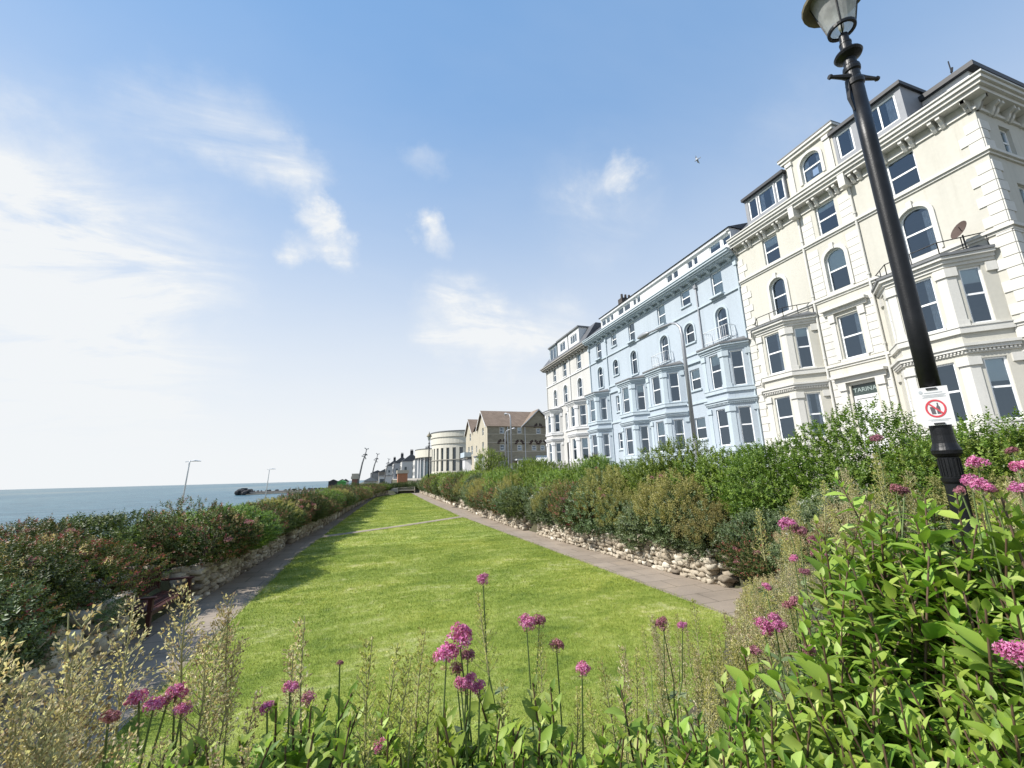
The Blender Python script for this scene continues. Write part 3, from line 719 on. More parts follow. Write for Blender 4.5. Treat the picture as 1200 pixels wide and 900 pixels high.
# front door with lettered fanlight
d = MB(); du0, du1 = door[0], door[1]
pblock(d, P, du0 + .03, du1 - .03, .55, 3.05, -.1, .16); pblock(d, P, du0 + .03, du1 - .03, 3.05, 3.2, -.06, .14)
for ua, ub in ((du0 + .03, du0 + .13), (du1 - .13, du1 - .03)): pblock(d, P, ua, ub, .55, 3.05, -.05, .1)
for za, zb in ((.8, 1.6), (1.8, 2.8)): 
    for ua, ub in ((du0 + .2, du0 + .48), (du1 - .48, du1 - .2)): pblock(d, P, ua, ub, za, zb, -.085, .1)
dd = wbuild(d, 'front_door', M['white'], cream)
fl = MB(); fl.poly([P.p(q, z, -.1) for q, z in ((du0, 3.2), (du1, 3.2), (du1, 3.7), (du0, 3.7))]); wbuild(fl, 'fanlight', plain('fanlight_glass', (.05, .07, .065), .15, var=.1), dd)
def text_mesh(txt, size, name, mat, parent=None, ext=.004):
    cu = bpy.data.curves.new(name, 'FONT'); cu.body = txt; cu.size = size; cu.extrude = ext; cu.align_x = 'CENTER'; cu.align_y = 'CENTER'
    t = bpy.data.objects.new(name, cu); C.objects.link(t); bpy.context.view_layer.update()
    me = bpy.data.meshes.new_from_object(t.evaluated_get(bpy.context.evaluated_depsgraph_get())); bpy.data.objects.remove(t)
    me.materials.clear(); me.materials.append(mat); o = bpy.data.objects.new(name, me); link(o, parent); return o
tx = text_mesh('TARINA', .27, 'lettering', plain('pale_lettering', (.34, .41, .39), .5, var=.15), dd)
q = P.p((du0 + du1) / 2, 3.44, -.09); tx.matrix_local = Matrix.Translation(Vector(q) - wloc(dd)) @ Matrix(((0, 0, -1, 0), (-1, 0, 0, 0), (0, 1, 0, 0), (0, 0, 0, 1)))
# roof, dormers and the middle gable
rf = MB()
def mansard(mb, x0, ya, yb, z0, z1, run, xb, m0=1, m1=1):
    mb.add([(x0, ya, z0), (x0, yb, z0), (x0 + run, yb - run * m1, z1), (x0 + run, ya + run * m0, z1), (xb, ya, z0), (xb, yb, z0), (xb, yb - run * m1, z1), (xb, ya + run * m0, z1)],
           [(0, 1, 2, 3), (3, 2, 6, 7), (4, 0, 3, 7), (1, 5, 6, 2), (5, 4, 7, 6)])
mansard(rf, 20.75, y0 - .25, y1, ZB + 14.0, ZB + 15.9, 1.9, 33.7, 1, 0)
wbuild(rf, 'roof', M['slate'], cream)
def dormer(house, x, ya, yb, z0, z1, win, dep=2.4, n=2, over=.14, nm='dormer'):
    mb = MB(); mb.box(x, x + dep, ya, yb, z0 + ZB, z1 + ZB - .16); D_ = wbuild(mb, nm, M['cheek'], house)
    f = MB(); f.box(x - over, x + dep, ya - over, yb + over, z1 + ZB - .157, z1 + ZB); f.box(x - .03, x, ya - .03, ya + .1, z0 + ZB, z1 + ZB - .16); f.box(x - .03, x, yb - .1, yb + .03, z0 + ZB, z1 + ZB - .16)
    wbuild(f, 'dormer_roof', M['fascia'], D_)
    Q = Panel((x - .045, ya), (x - .045, yb))
    for (a, b, mu) in win:
        Q.window(D_, (a - ya, b - ya, z0 + .32, z1 - .28), -.02 + .03, .08, 0, mull=mu, curtain=1 if mu else 0)
    # dark room behind the glass
    return D_
def open_dormer(house, x, ya, yb, z0, z1, wins, dep=2.4, over=.16, cheek=None, roofm=None, zw=(.32, .28), rail=0):
    Q = Panel((x, ya), (x, yb)); mb = MB(); holes = [(a - ya, b - ya, z0 + zw[0], z1 - zw[1]) for a, b, _ in wins]
    Q.wall(mb, z0, z1 - .15, holes, .1)
    for yy in (ya, yb): mb.poly([(x, yy, z0 + ZB), (x + dep, yy, z0 + ZB), (x + dep, yy, z1 + ZB - .15), (x, yy, z1 + ZB - .15)])
    D_ = wbuild(mb, 'dormer', cheek or M['cheek'], house)
    f = MB(); f.box(x - over, x + dep, ya - over * .6, yb + over * .6, z1 + ZB - .148, z1 + ZB + .02); wbuild(f, 'dormer_roof', roofm or M['fascia'], D_)
    for k, (h, (a, b, mu)) in enumerate(zip(holes, wins)): Q.window(D_, h, .1, .08, rail, mull=mu, curtain=(k + 1) % 2)
    return D_
open_dormer(cream, 20.55, 14.06, 16.6, 14.04, 15.92, [(14.12, 14.62, 0), (14.7, 15.75, 0), (15.8, 16.4, 0)])
open_dormer(cream, 20.55, 8.62, 11.42, 14.04, 15.95, [(8.85, 10.15, 1), (10.6, 11.3, 0)])
Gp = Panel((20.72, 11.5), (20.72, 14.02)); gb = MB(); gh = (.7, 1.72, 14.45, 15.95, .9)
Gp.wall(gb, 13.9, 16.45, [gh]); 
for yy in (11.5, 14.02): gb.poly([(20.72, yy, ZB + 13.9), (22.9, yy, ZB + 13.9), (22.9, yy, ZB + 16.45), (20.72, yy, ZB + 16.45)])
gp = wbuild(gb, 'gable', M['cream'], cream); Gp.window(gp, gh)
gt = MB(); archivolt(gt, Gp, gh, .14, .06)
for u in (.12, 2.12): pblock(gt, Gp, u, u + .28, 14.1, 15.95, .06, .002); pblock(gt, Gp, u - .04, u + .32, 15.953, 16.15, .12, .002)
gt.band([(22.9, 11.5), (20.72, 11.5), (20.72, 14.02), (22.9, 14.02)], ZB + 16.25, ZB + 16.42, .12, .01); gt.band([(22.9, 11.5), (20.72, 11.5), (20.72, 14.02), (22.9, 14.02)], ZB + 16.423, ZB + 16.55, .2, .01)
wbuild(gt, 'moulding', M['cream_trim'], gp)
gl = MB(); gl.box(20.5, 23, 11.3, 14.22, ZB + 16.553, ZB + 16.62); wbuild(gl, 'gable_roof', M['lead'], gp)
# side dormer over the end wall
sd = MB(); Qs = Panel((27.5, y0 + .15), (21.9, y0 + .15)); sh = [(.5, 1.6, 14.42, 15.1), (2.0, 3.1, 14.42, 15.1), (3.5, 4.7, 14.42, 15.1)]
Qs.wall(sd, 14.2, 15.5, sh, .1); sd.poly([(21.9, y0 + .15, ZB + 14.2), (21.9, y0 + 2.4, ZB + 14.2), (21.9, y0 + 2.4, ZB + 15.5), (21.9, y0 + .15, ZB + 15.5)])
so = wbuild(sd, 'dormer', M['white'], cream)
for h in sh: Qs.window(so, h, .1, .07, 0)
f = MB(); f.box(21.7, 27.7, y0 - .1, y0 + 2.6, ZB + 15.35, ZB + 15.56); wbuild(f, 'dormer_roof', M['fascia'], so)
ch = MB(); ch.tube([(23.5, 8.1, ZB + 15.6), (23.5, 8.1, ZB + 17.5)], .022, 6); ch.tube([(23.5, 8.1, ZB + 16.9), (23.5, 8.05, ZB + 17.1)], .045, 6); wbuild(ch, 'flue_pipe', M['iron'], cream)
for yy in (11.43, 14.0):
    dp = MB(); dp.tube([(20.93, yy, ZB + .1), (20.93, yy, ZB + 13.0), (20.7, yy, ZB + 13.5)], .05, 8)
    for z in (2, 5.2, 8.5, 11.6): dp.lathe([(.07, z), (.07, z + .1)], (20.93, yy, ZB), 8)
    wbuild(dp, 'drainpipe', M['cream_trim'], cream)
st = MB(); st.box(19.9, 20.99, 12.0, 13.3, ZB + .1, ZB + .3); st.box(20.3, 20.99, 12.05, 13.25, ZB + .3, ZB + .52); wbuild(st, 'doorstep', M['concrete'], cream)
# house-front details: dish on the bay roof
dm = MB()
for i in range(6):
    r0, r1 = .30 * i / 6, .30 * (i + 1) / 6
    dm.lathe([(r0, .35 * r0 * r0 * 3), (r1, .35 * r1 * r1 * 3)], (0, 0, 0), 20, False)
ds = dm.build('satellite_dish', M['dish'], cream); ds.location = Vector((20.35, 7.95, ZB + 8.46)) - wloc(cream); ds.rotation_euler = (R(-20), R(-62), 0); ds.scale = (1.25, 1.0, 1)
db = MB(); db.tube([(20.4, 7.97, ZB + 8.3), (20.45, 7.98, ZB + 7.7)], .025, 6); db.tube([(20.38, 7.95, ZB + 8.42), (20.1, 7.9, ZB + 8.55)], .012, 5); wbuild(db, 'dish_bracket', M['iron'], cream)

# ---- the pale blue terrace
blue = thing('blue_terrace', (21, 27.8, ZB + .1), 'long pale blue Victorian terrace with canted bays, between the cream and off-white houses', 'terrace')
y0, y1 = 18.12, 37.45
P = Panel((21, y0), (21, y1)); U = lambda y: y - y0
bw = MB(); bt = MB()
cols = [(19.42, 20.34), (25.12, 26.06), (29.22, 30.12), (34.92, 35.86)]; nar = [(22.36, 23.3), (32.12, 33.0)]
tall = [(U(a), U(b), 11.22, 12.92) for a, b in cols] + [(U(a), U(b), 8.28, 10.36, .95) for a, b in cols]
small = [h for a, b in nar for h in ((U(a), U(b), 11.72, 12.92), (U(a), U(b), 8.9, 10.34, .95), (U(a), U(b), 5.5, 6.95), (U(a) + .04, U(b) + .1, 2.1, 3.56))]
bspec = [(18.05 + .1, 19.25, 20.95, 21.75), (23.85, 24.96, 26.85, 27.75), (28.0, 28.97, 30.85, 31.75), (33.98, 34.86, 36.6, 37.4)]
bopen = [(U(a) + .25, U(d_) - .25, -.6, 7.0) for a, b, c, d_ in bspec]
P.wall(bw, -.6, 13.35, tall + small + bopen)
bw.poly([(33, y0, ZB - .6), (33, y1, ZB - .6), (33, y1, ZB + 14), (33, y0, ZB + 14)])
for yy in (y0 + .02, 22.0, 27.8, 33.6, y1): bw.poly([(21, yy, ZB - .6), (33, yy, ZB - .6), (33, yy, ZB + 13.3), (21, yy, ZB + 13.3)])
for zf in (4.2, 7.75, 10.9): bw.poly([(22, y0, ZB + zf), (33, y0, ZB + zf), (33, y1, ZB + zf), (22, y1, ZB + zf)])
wbuild(bw, 'wall', M['blue'], blue)
for k, h in enumerate(tall): P.window(blue, h, rail=.5 if k < 4 else .62, curtain=(0, 0, 0, 1, 2, 2, 1, 1)[k], blind=(.97, .97, 0, 0, 0, 0, 0, 0)[k])
for k, h in enumerate(small): P.window(blue, h, rail=.52, blind=(0, 0, .5, .45, .35, 0, .4, 0)[k])
for k, h in enumerate(tall + small):
    if len(h) > 4: archivolt(bt, P, h, .13, .05)
    dz = .25 if k < 4 else .12
    pblock(bt, P, h[0] - .08, h[1] + .08, h[2] - .12, h[2] - .004, .3 if k < 4 else .1, .002)
plan = [(21, y0), (21, y1)]
for za, zb, o in ((10.98, 11.08, .1), (12.93, 13.02, .06), (13.2, 13.3, .45), (13.303, 13.42, .58), (13.423, 13.56, .68), (13.563, 13.63, .74)): bt.band(plan, za + ZB, zb + ZB, o, .01)
for a, b in ((U(21.75), U(23.8)), (U(31.8), U(33.95))): pblock(bt, P, a, b, 7.95, 8.1, .09, .002); pblock(bt, P, a, b, 4.5, 4.66, .09, .002); hood(bt, P, a + .15, b - .15, 7.35, .14, .16)
n = 22
for k in range(n):
    u = P.W * (k + .5) / n
    bracket(bt, P, u, 13.198, .26, .4, .22)
wbuild(bt, 'moulding', M['blue_trim'], blue)
for k, (a, b, c, d_) in enumerate(bspec):
    bay(blue, a, b, c, d_, M['blue'], M['blue_trim'], front=[(19.5, 20.35), (25.37, 26.28), (29.45, 30.38), (35.25, 36.2)][k], rail=0, curt=((0, 1), (2, 1), (1, 0), (1, 1))[k], blinds=((0, .3), (.45, 0), (0, .55), (0, .9))[k])
# small white balconies over the bays
for ya, yb in ((18.95, 20.9), (24.75, 26.5)):
    r = MB(); 
    for x, y, x2, y2 in ((20.95, ya, 20.35, ya), (20.35, ya, 20.35, yb), (20.35, yb, 20.95, yb)):
        r.tube([(x, y, ZB + 8.85), (x2, y2, ZB + 8.85)], .022, 6); r.tube([(x, y, ZB + 8.1), (x2, y2, ZB + 8.1)], .018, 6)
        m = max(2, int(math.hypot(x2 - x, y2 - y) / .16))
        for k in range(m + 1): t = k / m; r.tube([(x + (x2 - x) * t, y + (y2 - y) * t, ZB + 7.9), (x + (x2 - x) * t, y + (y2 - y) * t, ZB + 8.85)], .012, 5)
    wbuild(r, 'balcony', M['white_metal'], blue)
at_ = MB(); Q = Panel((20.95, y0 + .1), (20.95, 34.5)); aw = []
for a, b in ((18.15, 18.95), (19.12, 20.04), (21.18, 21.6), (21.7, 22.21), (23.2, 23.75), (23.85, 24.5), (27.93, 28.45), (28.55, 29.0), (29.45, 30.4), (30.5, 31.4), (32.22, 32.75), (32.85, 33.5), (33.6, 34.36)): aw.append((max(.05, a - y0 - .1), b - y0 - .1, 14.22, 14.8))
Q.wall(at_, 13.6, 15.15, aw, .1)
for yy in (y0 + .1, 34.5): at_.poly([(20.95, yy, ZB + 13.6), (24, yy, ZB + 13.6), (24, yy, ZB + 15.15), (20.95, yy, ZB + 15.15)])
atc = wbuild(at_, 'attic_storey', M['white'], blue)
for h in aw: Q.window(atc, h, .1, .05, 0)
ar = MB(); ar.band([(20.95, y0 + .1), (20.95, 34.5)], ZB + 15.0, ZB + 15.14, .1, .01); ar.box(20.8, 20.95 - .003, y0 + .3, 34.4, ZB + 14.9, ZB + 14.99); wbuild(ar, 'fascia', M['white'], atc)
rr = MB(); rr.add([(20.75, y0 + .02, ZB + 15.16), (20.75, 34.7, ZB + 15.16), (23.6, 34.7, ZB + 16.1), (23.6, y0 + .02, ZB + 16.1), (33, y0 + .02, ZB + 15.1), (33, 34.7, ZB + 15.1)], [(0, 1, 2, 3), (3, 2, 5, 4), (0, 3, 4), (1, 5, 2)])
rr.add([(20.4, 34.7, ZB + 13.65), (20.4, y1, ZB + 13.65), (23, y1, ZB + 15.8), (23, 34.7, ZB + 15.8), (33, y1, ZB + 14), (33, 34.7, ZB + 14)], [(0, 1, 2, 3), (3, 2, 4, 5), (1, 4, 2), (0, 3, 5)])
wbuild(rr, 'roof', M['slate'], blue)
cs = MB(); cs.box(22.6, 24.4, 33.0, 33.7, ZB + 15.4, ZB + 17.0)
for k in range(4): cs.lathe([(.13, 0), (.11, .5)], (22.85 + .42 * k, 33.35, ZB + 17.0), 8)
wbuild(cs, 'chimney', plain('sooty_brick', (.07, .06, .055), .9, var=.3), blue)
for yy in (18.2, 21.68, 33.9, 37.3):
    dp = MB(); dp.tube([(20.93, yy, ZB + .1), (20.93, yy, ZB + 12.9)], .05, 8); dp.box(20.82, 20.99, yy - .12, yy + .12, ZB + 12.5, ZB + 12.75); wbuild(dp, 'drainpipe', M['blue_trim'] if yy != 21.68 else M['grey_metal'], blue)

# ---- the off-white house at the far end
white = thing('off_white_house', (21, 43.3, ZB + .1), 'off-white terraced house with white box dormers at the far end of the row', 'house')
y0, y1 = 37.5, 49.0
P = Panel((21, y0), (21, y1)); U = lambda y: y - y0
ww = MB(); wt = MB(); cl = [(39.3, 40.35), (43.0, 44.0), (46.0, 46.9)]
hs = [(U(a), U(b), 11.3, 13.05) for a, b in cl] + [(U(a), U(b), 8.2, 10.3, .95) for a, b in cl] + [(U(43.1), U(43.95), 4.95, 6.95)]
wd = (U(43.1), U(43.9), .6, 3.56)
wb = [(38.0, 39.28, 41.3, 42.2), (44.75, 45.69, 47.5, 48.4)]
P.wall(ww, -.6, 13.4, hs + [wd] + [(U(a) + .25, U(d_) - .25, -.6, 7.0) for a, b, c, d_ in wb])
for yy in (y0, y1): ww.poly([(21, yy, ZB - .6), (33, yy, ZB - .6), (33, yy, ZB + 13.4), (21, yy, ZB + 13.4)])
ww.poly([(33, y0, ZB - .6), (33, y1, ZB - .6), (33, y1, ZB + 14), (33, y0, ZB + 14)])
for zf in (4.2, 7.75, 10.9): ww.poly([(22, y0, ZB + zf), (33, y0, ZB + zf), (33, y1, ZB + zf), (22, y1, ZB + zf)])
wbuild(ww, 'wall', M['white_r'], white)
for k, h in enumerate(hs): P.window(white, h, curtain=(k % 3 == 1) * 1, blind=.5 if k == 4 else 0)
for h in hs:
    if len(h) > 4: archivolt(wt, P, h, .14, .05)
    pblock(wt, P, h[0] - .08, h[1] + .08, h[2] - .12, h[2] - .004, .12, .002)
plan = [(21, y0), (21, y1), (33, y1)]
for za, zb, o in ((10.98, 11.1, .1), (7.95, 8.08, .1), (13.0, 13.1, .06)): wt.band(plan, za + ZB, zb + ZB, o, .01)
wbuild(wt, 'moulding', M['white'], white)
wc = MB()
for za, zb, o in ((13.2, 13.34, .4), (13.343, 13.52, .55), (13.523, 13.63, .66)): wc.band(plan, za + ZB, zb + ZB, o, .01)
for k in range(14): bracket(wc, P, P.W * (k + .5) / 14, 13.198, .3, .36, .2)
wbuild(wc, 'cornice', plain('grey_cornice', (.34, .32, .29), .8, var=.15), white)  # cornice and brackets in a darker warm grey than the other trim
for k, (a, b, c, d_) in enumerate(wb): bay(white, a, b, c, d_, M['white_r'], M['white'], front=((39.55, 40.45), (46.0, 46.85))[k], curt=(1, 1), blinds=((.4, 0), (0, 0))[k])
dr = MB(); pblock(dr, P, wd[0], wd[1], .6, 3.56, -.14, .16); wbuild(dr, 'front_door', M['fascia'], white)
open_dormer(white, 20.9, 39.2, 41.85, 13.64, 16.1, [(39.75, 41.4, 2)], 3, cheek=M['white'], roofm=M['lead'], zw=(.85, .6))
open_dormer(white, 20.9, 42.1, 44.9, 13.64, 16.1, [(42.75, 44.3, 1)], 3, cheek=M['white'], roofm=M['lead'], zw=(.8, .55))
open_dormer(white, 20.9, 45.3, 47.5, 13.64, 16.0, [(45.4, 47.4, 1)], 3, cheek=M['blue_trim'], roofm=M['lead'], zw=(.5, .3))
wr_ = MB(); mansard(wr_, 20.5, y0, y1 + .4, ZB + 13.64, ZB + 16.0, 1.6, 33.2, 0, 1); wbuild(wr_, 'roof', M['slate'], white)
for yy in (42.05, 48.9):
    dp = MB(); dp.tube([(20.93, yy, ZB + .1), (20.93, yy, ZB + 13.2)], .05, 8); wbuild(dp, 'drainpipe', M['white'], white)
rl = MB()
for k in range(46): y = 41 + k * .18; rl.tube([(19.35, y, ZB + .1), (19.35, y, ZB + 1.25)], .014, 4)
for z in (.3, 1.15): rl.tube([(19.35, 41, ZB + z), (19.35, 49.2, ZB + z)], .018, 4)
tag(rl.build('railing', M['iron']), 'black iron railing before the off-white house', 'railing')
# ---- the grey-brown stone house beyond the row
stone_h = thing('stone_house', (21, 84, ZB + .1), 'grey-brown stone house with tiled gables and pale front, beyond the terraces', 'house')
Yb, Ye = 79.9, 100.5
Pf = Panel((21, Yb), (21, Ye)); Ps = Panel((34.5, Yb), (21, Yb))
fm = MB(); fh = [(3.0, 4.2, 4.9, 6.9), (3.0, 4.2, 8.3, 9.8), (13.2, 14.6, 4.9, 6.9), (16.5, 17.9, 4.9, 6.9), (15, 16.3, 8.2, 9.8), (8.9, 9.8, 5.2, 6.6)]
Pf.wall(fm, -.6, 9.85, fh)
for ya, yb, ap in ((79.9, 88.2, 13.5), (92.9, 100.5, 13.4)): fm.poly([(21, ya, ZB + 9.85), (21, yb, ZB + 9.85), (21, (ya + yb) / 2, ZB + ap - .35)])
wbuild(fm, 'front_wall', plain('buff_front', (.44, .40, .31), .85, var=.1, scale=1, streak=True), stone_h)
for h in fh: Pf.window(stone_h, h)
sm_ = MB(); su = lambda x: 34.5 - x
sh = [(su(x) - .45, su(x) + .45, z, z + hh) for x, z, hh in ((24.05, 8.35, 1.25), (27.75, 8.4, 1.2), (31.9, 8.35, 1.1), (24.05, 5.0, 1.15), (27.7, 5.0, 1.05), (30.8, 5.0, 1.0), (32.7, 5.0, 1.0), (24.1, 1.4, 1.5))]
Ps.wall(sm_, -.6, 9.85, sh)
sm_.poly([(28.5, Yb, ZB + 9.853), (35.4, Yb, ZB + 9.853), (32, Yb, ZB + 13.2)])
sm_.poly([(34.5, Yb, ZB - .6), (34.5, Ye, ZB - .6), (34.5, Ye, ZB + 9.85), (34.5, Yb, ZB + 9.85)]); sm_.poly([(21, Ye, ZB - .6), (34.5, Ye, ZB - .6), (34.5, Ye, ZB + 9.85), (21, Ye, ZB + 9.85)])
wbuild(sm_, 'side_wall', M['brown_stone'], stone_h)
for h in sh: Ps.window(stone_h, h, fw=.09)
tr = MB()
for z in (4.75, 6.55, 8.2): pblock(tr, Ps, 0, Ps.W, z - .06, z + .06, .05, .002)
for h in sh: pblock(tr, Ps, h[0] - .14, h[1] + .14, h[2] - .15, h[2] - .004, .08, .002); pblock(tr, Ps, h[0] - .14, h[0] - .004, h[2], h[3], .04, .002); pblock(tr, Ps, h[1] + .004, h[1] + .14, h[2], h[3], .04, .002)
wbuild(tr, 'stone_dressing', M['stone_trim'], stone_h)
M['vous'] = plain('dark_red_voussoir', (.06, .035, .03), .9, var=.2)
for x, z in ((24.05, 6.25), (27.7, 6.15), (30.8, 6.1), (32.7, 6.1), (31.9, 9.55), (24.05, 3.0)):
    ar = MB()
    for k in range(7):
        a0, a1 = math.pi * (k + .08) / 7, math.pi * (k + .92) / 7
        if k == 3: continue
        q = [Ps.p(su(x) + r * math.cos(a), z + r * math.sin(a), 0.003) for r, a in ((.55, a0), (1.05, a0), (1.05, a1), (.55, a1))]; ar.extr(q, (0, -.05, 0))
    wbuild(ar, 'window_arch', M['vous'], stone_h)
rf = MB()
def gable_roof_x(mb, ya, yb, ze, za, xa, xb):   # ridge runs inland
    ym = (ya + yb) / 2
    mb.add([(xa, ya - .25, ze), (xb, ya - .25, ze), (xb, ym, za), (xa, ym, za), (xa, yb + .25, ze), (xb, yb + .25, ze)], [(0, 1, 2, 3), (3, 2, 5, 4)])
gable_roof_x(rf, 79.9, 88.2, ZB + 9.75, ZB + 13.5, 20.6, 36); gable_roof_x(rf, 92.9, 100.5, ZB + 9.75, ZB + 13.4, 20.6, 36); gable_roof_x(rf, 88.2, 92.9, ZB + 9.7, ZB + 11.0, 21, 36)
rf.add([(28.1, 79.55, ZB + 9.75), (32, 79.55, ZB + 13.5), (32, 85, ZB + 13.5), (28.1, 82, ZB + 9.75), (35.9, 79.55, ZB + 9.75), (35.9, 82, ZB + 9.75)], [(0, 1, 2, 3), (1, 4, 5, 2)])
wbuild(rf, 'roof', M['brown_tile'], stone_h)
bb = MB()
for (x0, z0, x1, z1) in ((28.0, 9.7, 32, 13.45), (32, 13.45, 36, 9.7)): q = [(x0, 79.5, ZB + z0 - .22), (x1, 79.5, ZB + z1 - .22), (x1, 79.5, ZB + z1), (x0, 79.5, ZB + z0)]; bb.extr(q, (0, .1, 0))
for ya, yb, za in ((79.65, 88.45, 13.45), (92.65, 100.75, 13.35)):
    for (p0, p1) in (((ya, 9.7), ((ya + yb) / 2, za)), (((ya + yb) / 2, za), (yb, 9.7))): q = [(20.55, p0[0], ZB + p0[1] - .25), (20.55, p1[0], ZB + p1[1] - .25), (20.55, p1[0], ZB + p1[1]), (20.55, p0[0], ZB + p0[1])]; bb.extr(q, (.1, 0, 0))
wbuild(bb, 'bargeboard', M['white'], stone_h)
pb = MB()
for ya, yb in ((82.3, 86.2), (94.5, 98.5)):
    pb.prism([(21, ya), (19.6, ya + .8), (19.6, yb - .8), (21, yb)], ZB + .1, ZB + 3.9); 
wbuild(pb, 'bay_window', M['white'], stone_h)
pr = MB()
for ya, yb in ((82.3, 86.2), (94.5, 98.5)): pr.prism([(21, ya - .15), (19.4, ya + .75), (19.4, yb - .75), (21, yb + .15)], ZB + 3.903, ZB + 4.15)
wbuild(pr, 'bay_roof', M['lead'], stone_h)
bc = MB(); bc.box(19.3, 20.99, 94.3, 98.7, ZB + 4.4, ZB + 4.6); bc.box(19.3, 19.4, 94.3, 98.7, ZB + 4.6, ZB + 5.5); bc.box(19.3, 20.9, 94.2, 94.3, ZB + 4.6, ZB + 5.5); wbuild(bc, 'balcony', M['blue_trim'], stone_h)
po = MB(); x0, x1 = 26.6, 29.4
for x in (26.6, 27.5, 28.4, 29.3): po.box(x, x + .12, 78.2, 78.32, ZB + .1, ZB + 2.9)
for z in (1.0, 2.0, 2.8): po.box(26.6, 29.42, 78.21, 78.31, ZB + z, ZB + z + .1)
po.box(26.4, 29.6, 78.0, 79.88, ZB + 2.95, ZB + 3.2); wbuild(po, 'porch', M['white'], stone_h)
cn = MB(); cn.box(30.6, 34.4, 76.6, 79.85, ZB + .1, ZB + 2.6); wbuild(cn, 'conservatory', M['blue_trim'], stone_h)
cr = MB(); cr.add([(30.3, 76.3, ZB + 2.6), (34.7, 76.3, ZB + 2.6), (34.0, 79.85, ZB + 3.9), (31.2, 79.85, ZB + 3.9)], [(0, 1, 2, 3)]); cr.add([(30.3, 76.3, ZB + 2.6), (31.2, 79.85, ZB + 3.9), (30.3, 79.85, ZB + 2.6), (34.7, 76.3, ZB + 2.6), (34.0, 79.85, ZB + 3.9), (34.7, 79.85, ZB + 2.6)], [(0, 1, 2), (3, 5, 4)]); wbuild(cr, 'conservatory_roof', M['white'], stone_h)
dp = MB()
for x in (25.2, 28.9): dp.tube([(x, Yb - .08, ZB), (x, Yb - .08, ZB + 9.7)], .07, 6)
wbuild(dp, 'drainpipe', M['white'], stone_h)

# ---- the round hall
rot = thing('round_hall', (28, 135, ZB + .1), 'pale curved hall with tall window slits and a lower curved wing', 'hall')
def arcpts(cx, cy, r, a0, a1, n): return [(cx + r * math.cos(R(a0 + (a1 - a0) * i / n)), cy + r * math.sin(R(a0 + (a1 - a0) * i / n))) for i in range(n + 1)]
dc, dr_ = (28.5, 136), 11.1
circ = arcpts(*dc, dr_, 0, 360, 64)
mb = MB()
# wall in 64 facets, some opened as slits
slits = {38, 40, 42, 44, 46, 36, 34, 32}
for k in range(64):
    (xa, ya), (xb, yb) = circ[k], circ[k + 1]
    segs = [(-.6, 1.9), (8.9, 10.2)] if k in slits else [(-.6, 10.2)]
    for za, zb in segs: mb.poly([(xa, ya, ZB + za), (xb, yb, ZB + za), (xb, yb, ZB + zb), (xa, ya, ZB + zb)])
    if k in slits:
        for (x, y) in ((xa, ya), (xb, yb)):
            ix, iy = dc[0] + (x - dc[0]) * .95, dc[1] + (y - dc[1]) * .95; mb.poly([(x, y, ZB + 1.9), (ix, iy, ZB + 1.9), (ix, iy, ZB + 8.9), (x, y, ZB + 8.9)])
rb = wbuild(mb, 'drum_wall', M['rot'], rot)
for k in sorted(slits):
    (xa, ya), (xb, yb) = circ[k], circ[k + 1]; g = MB()
    i = lambda x, y: (dc[0] + (x - dc[0]) * .96, dc[1] + (y - dc[1]) * .96)
    (xa, ya), (xb, yb) = i(xa, ya), i(xb, yb)
    g.poly([(xa, ya, ZB + 1.9), (xb, yb, ZB + 1.9), (xb, yb, ZB + 8.9), (xa, ya, ZB + 8.9)]); wbuild(g, 'window', plain('dark_tall_glass', (.05, .075, .09), .12, var=.2, spec=.8) if 'slit' not in M else M['slit'], rot)
    M['slit'] = bpy.data.materials['dark_tall_glass']
ub = MB(); up_ = arcpts(*dc, dr_ + .12, 360, 0, 64)
ub.band(up_, ZB + 10.2, ZB + 12.2, .1, .3); ub.band(up_, ZB + 12.25, ZB + 13.8, .35, .3); wbuild(ub, 'parapet', M['rot'], rot)
gr = MB(); gr.band(up_, ZB + 12.2, ZB + 12.25, .05, .2); gr.band(up_, ZB + 5.2, ZB + 5.4, .08, .1); wbuild(gr, 'groove', M['rot_dark'], rot)
rr = MB(); rr.band(up_, ZB + 13.803, ZB + 14.05, .5, .5); rr.prism(circ[:-1], ZB + 13.8, ZB + 13.95); wbuild(rr, 'roof', M['lead'], rot)
wg = MB(); wc_ = (27.5, 158); w_o = arcpts(*wc_, 13, 270, 150, 20)
wg.band(w_o, ZB + 7.2, ZB + 10.0, .3, 1.2); wbuild(wg, 'wing_parapet', M['rot'], rot)
wgl = MB(); wi = arcpts(*wc_, 12.2, 270, 150, 20); wgl.band(wi, ZB - .4, ZB + 7.19, .02, .3); wbuild(wgl, 'wing_glazing', M['slit'], rot)
wcol = MB()
for p in wi[::2]: wcol.lathe([(.28, -.4), (.28, 7.19)], (p[0] - .1, p[1] - .1, ZB), 10)
wbuild(wcol, 'wing_column', M['white'], rot)
wr2 = MB(); wr2.band(w_o, ZB + 10.003, ZB + 10.2, .45, 2); wbuild(wr2, 'wing_roof', M['lead'], rot)

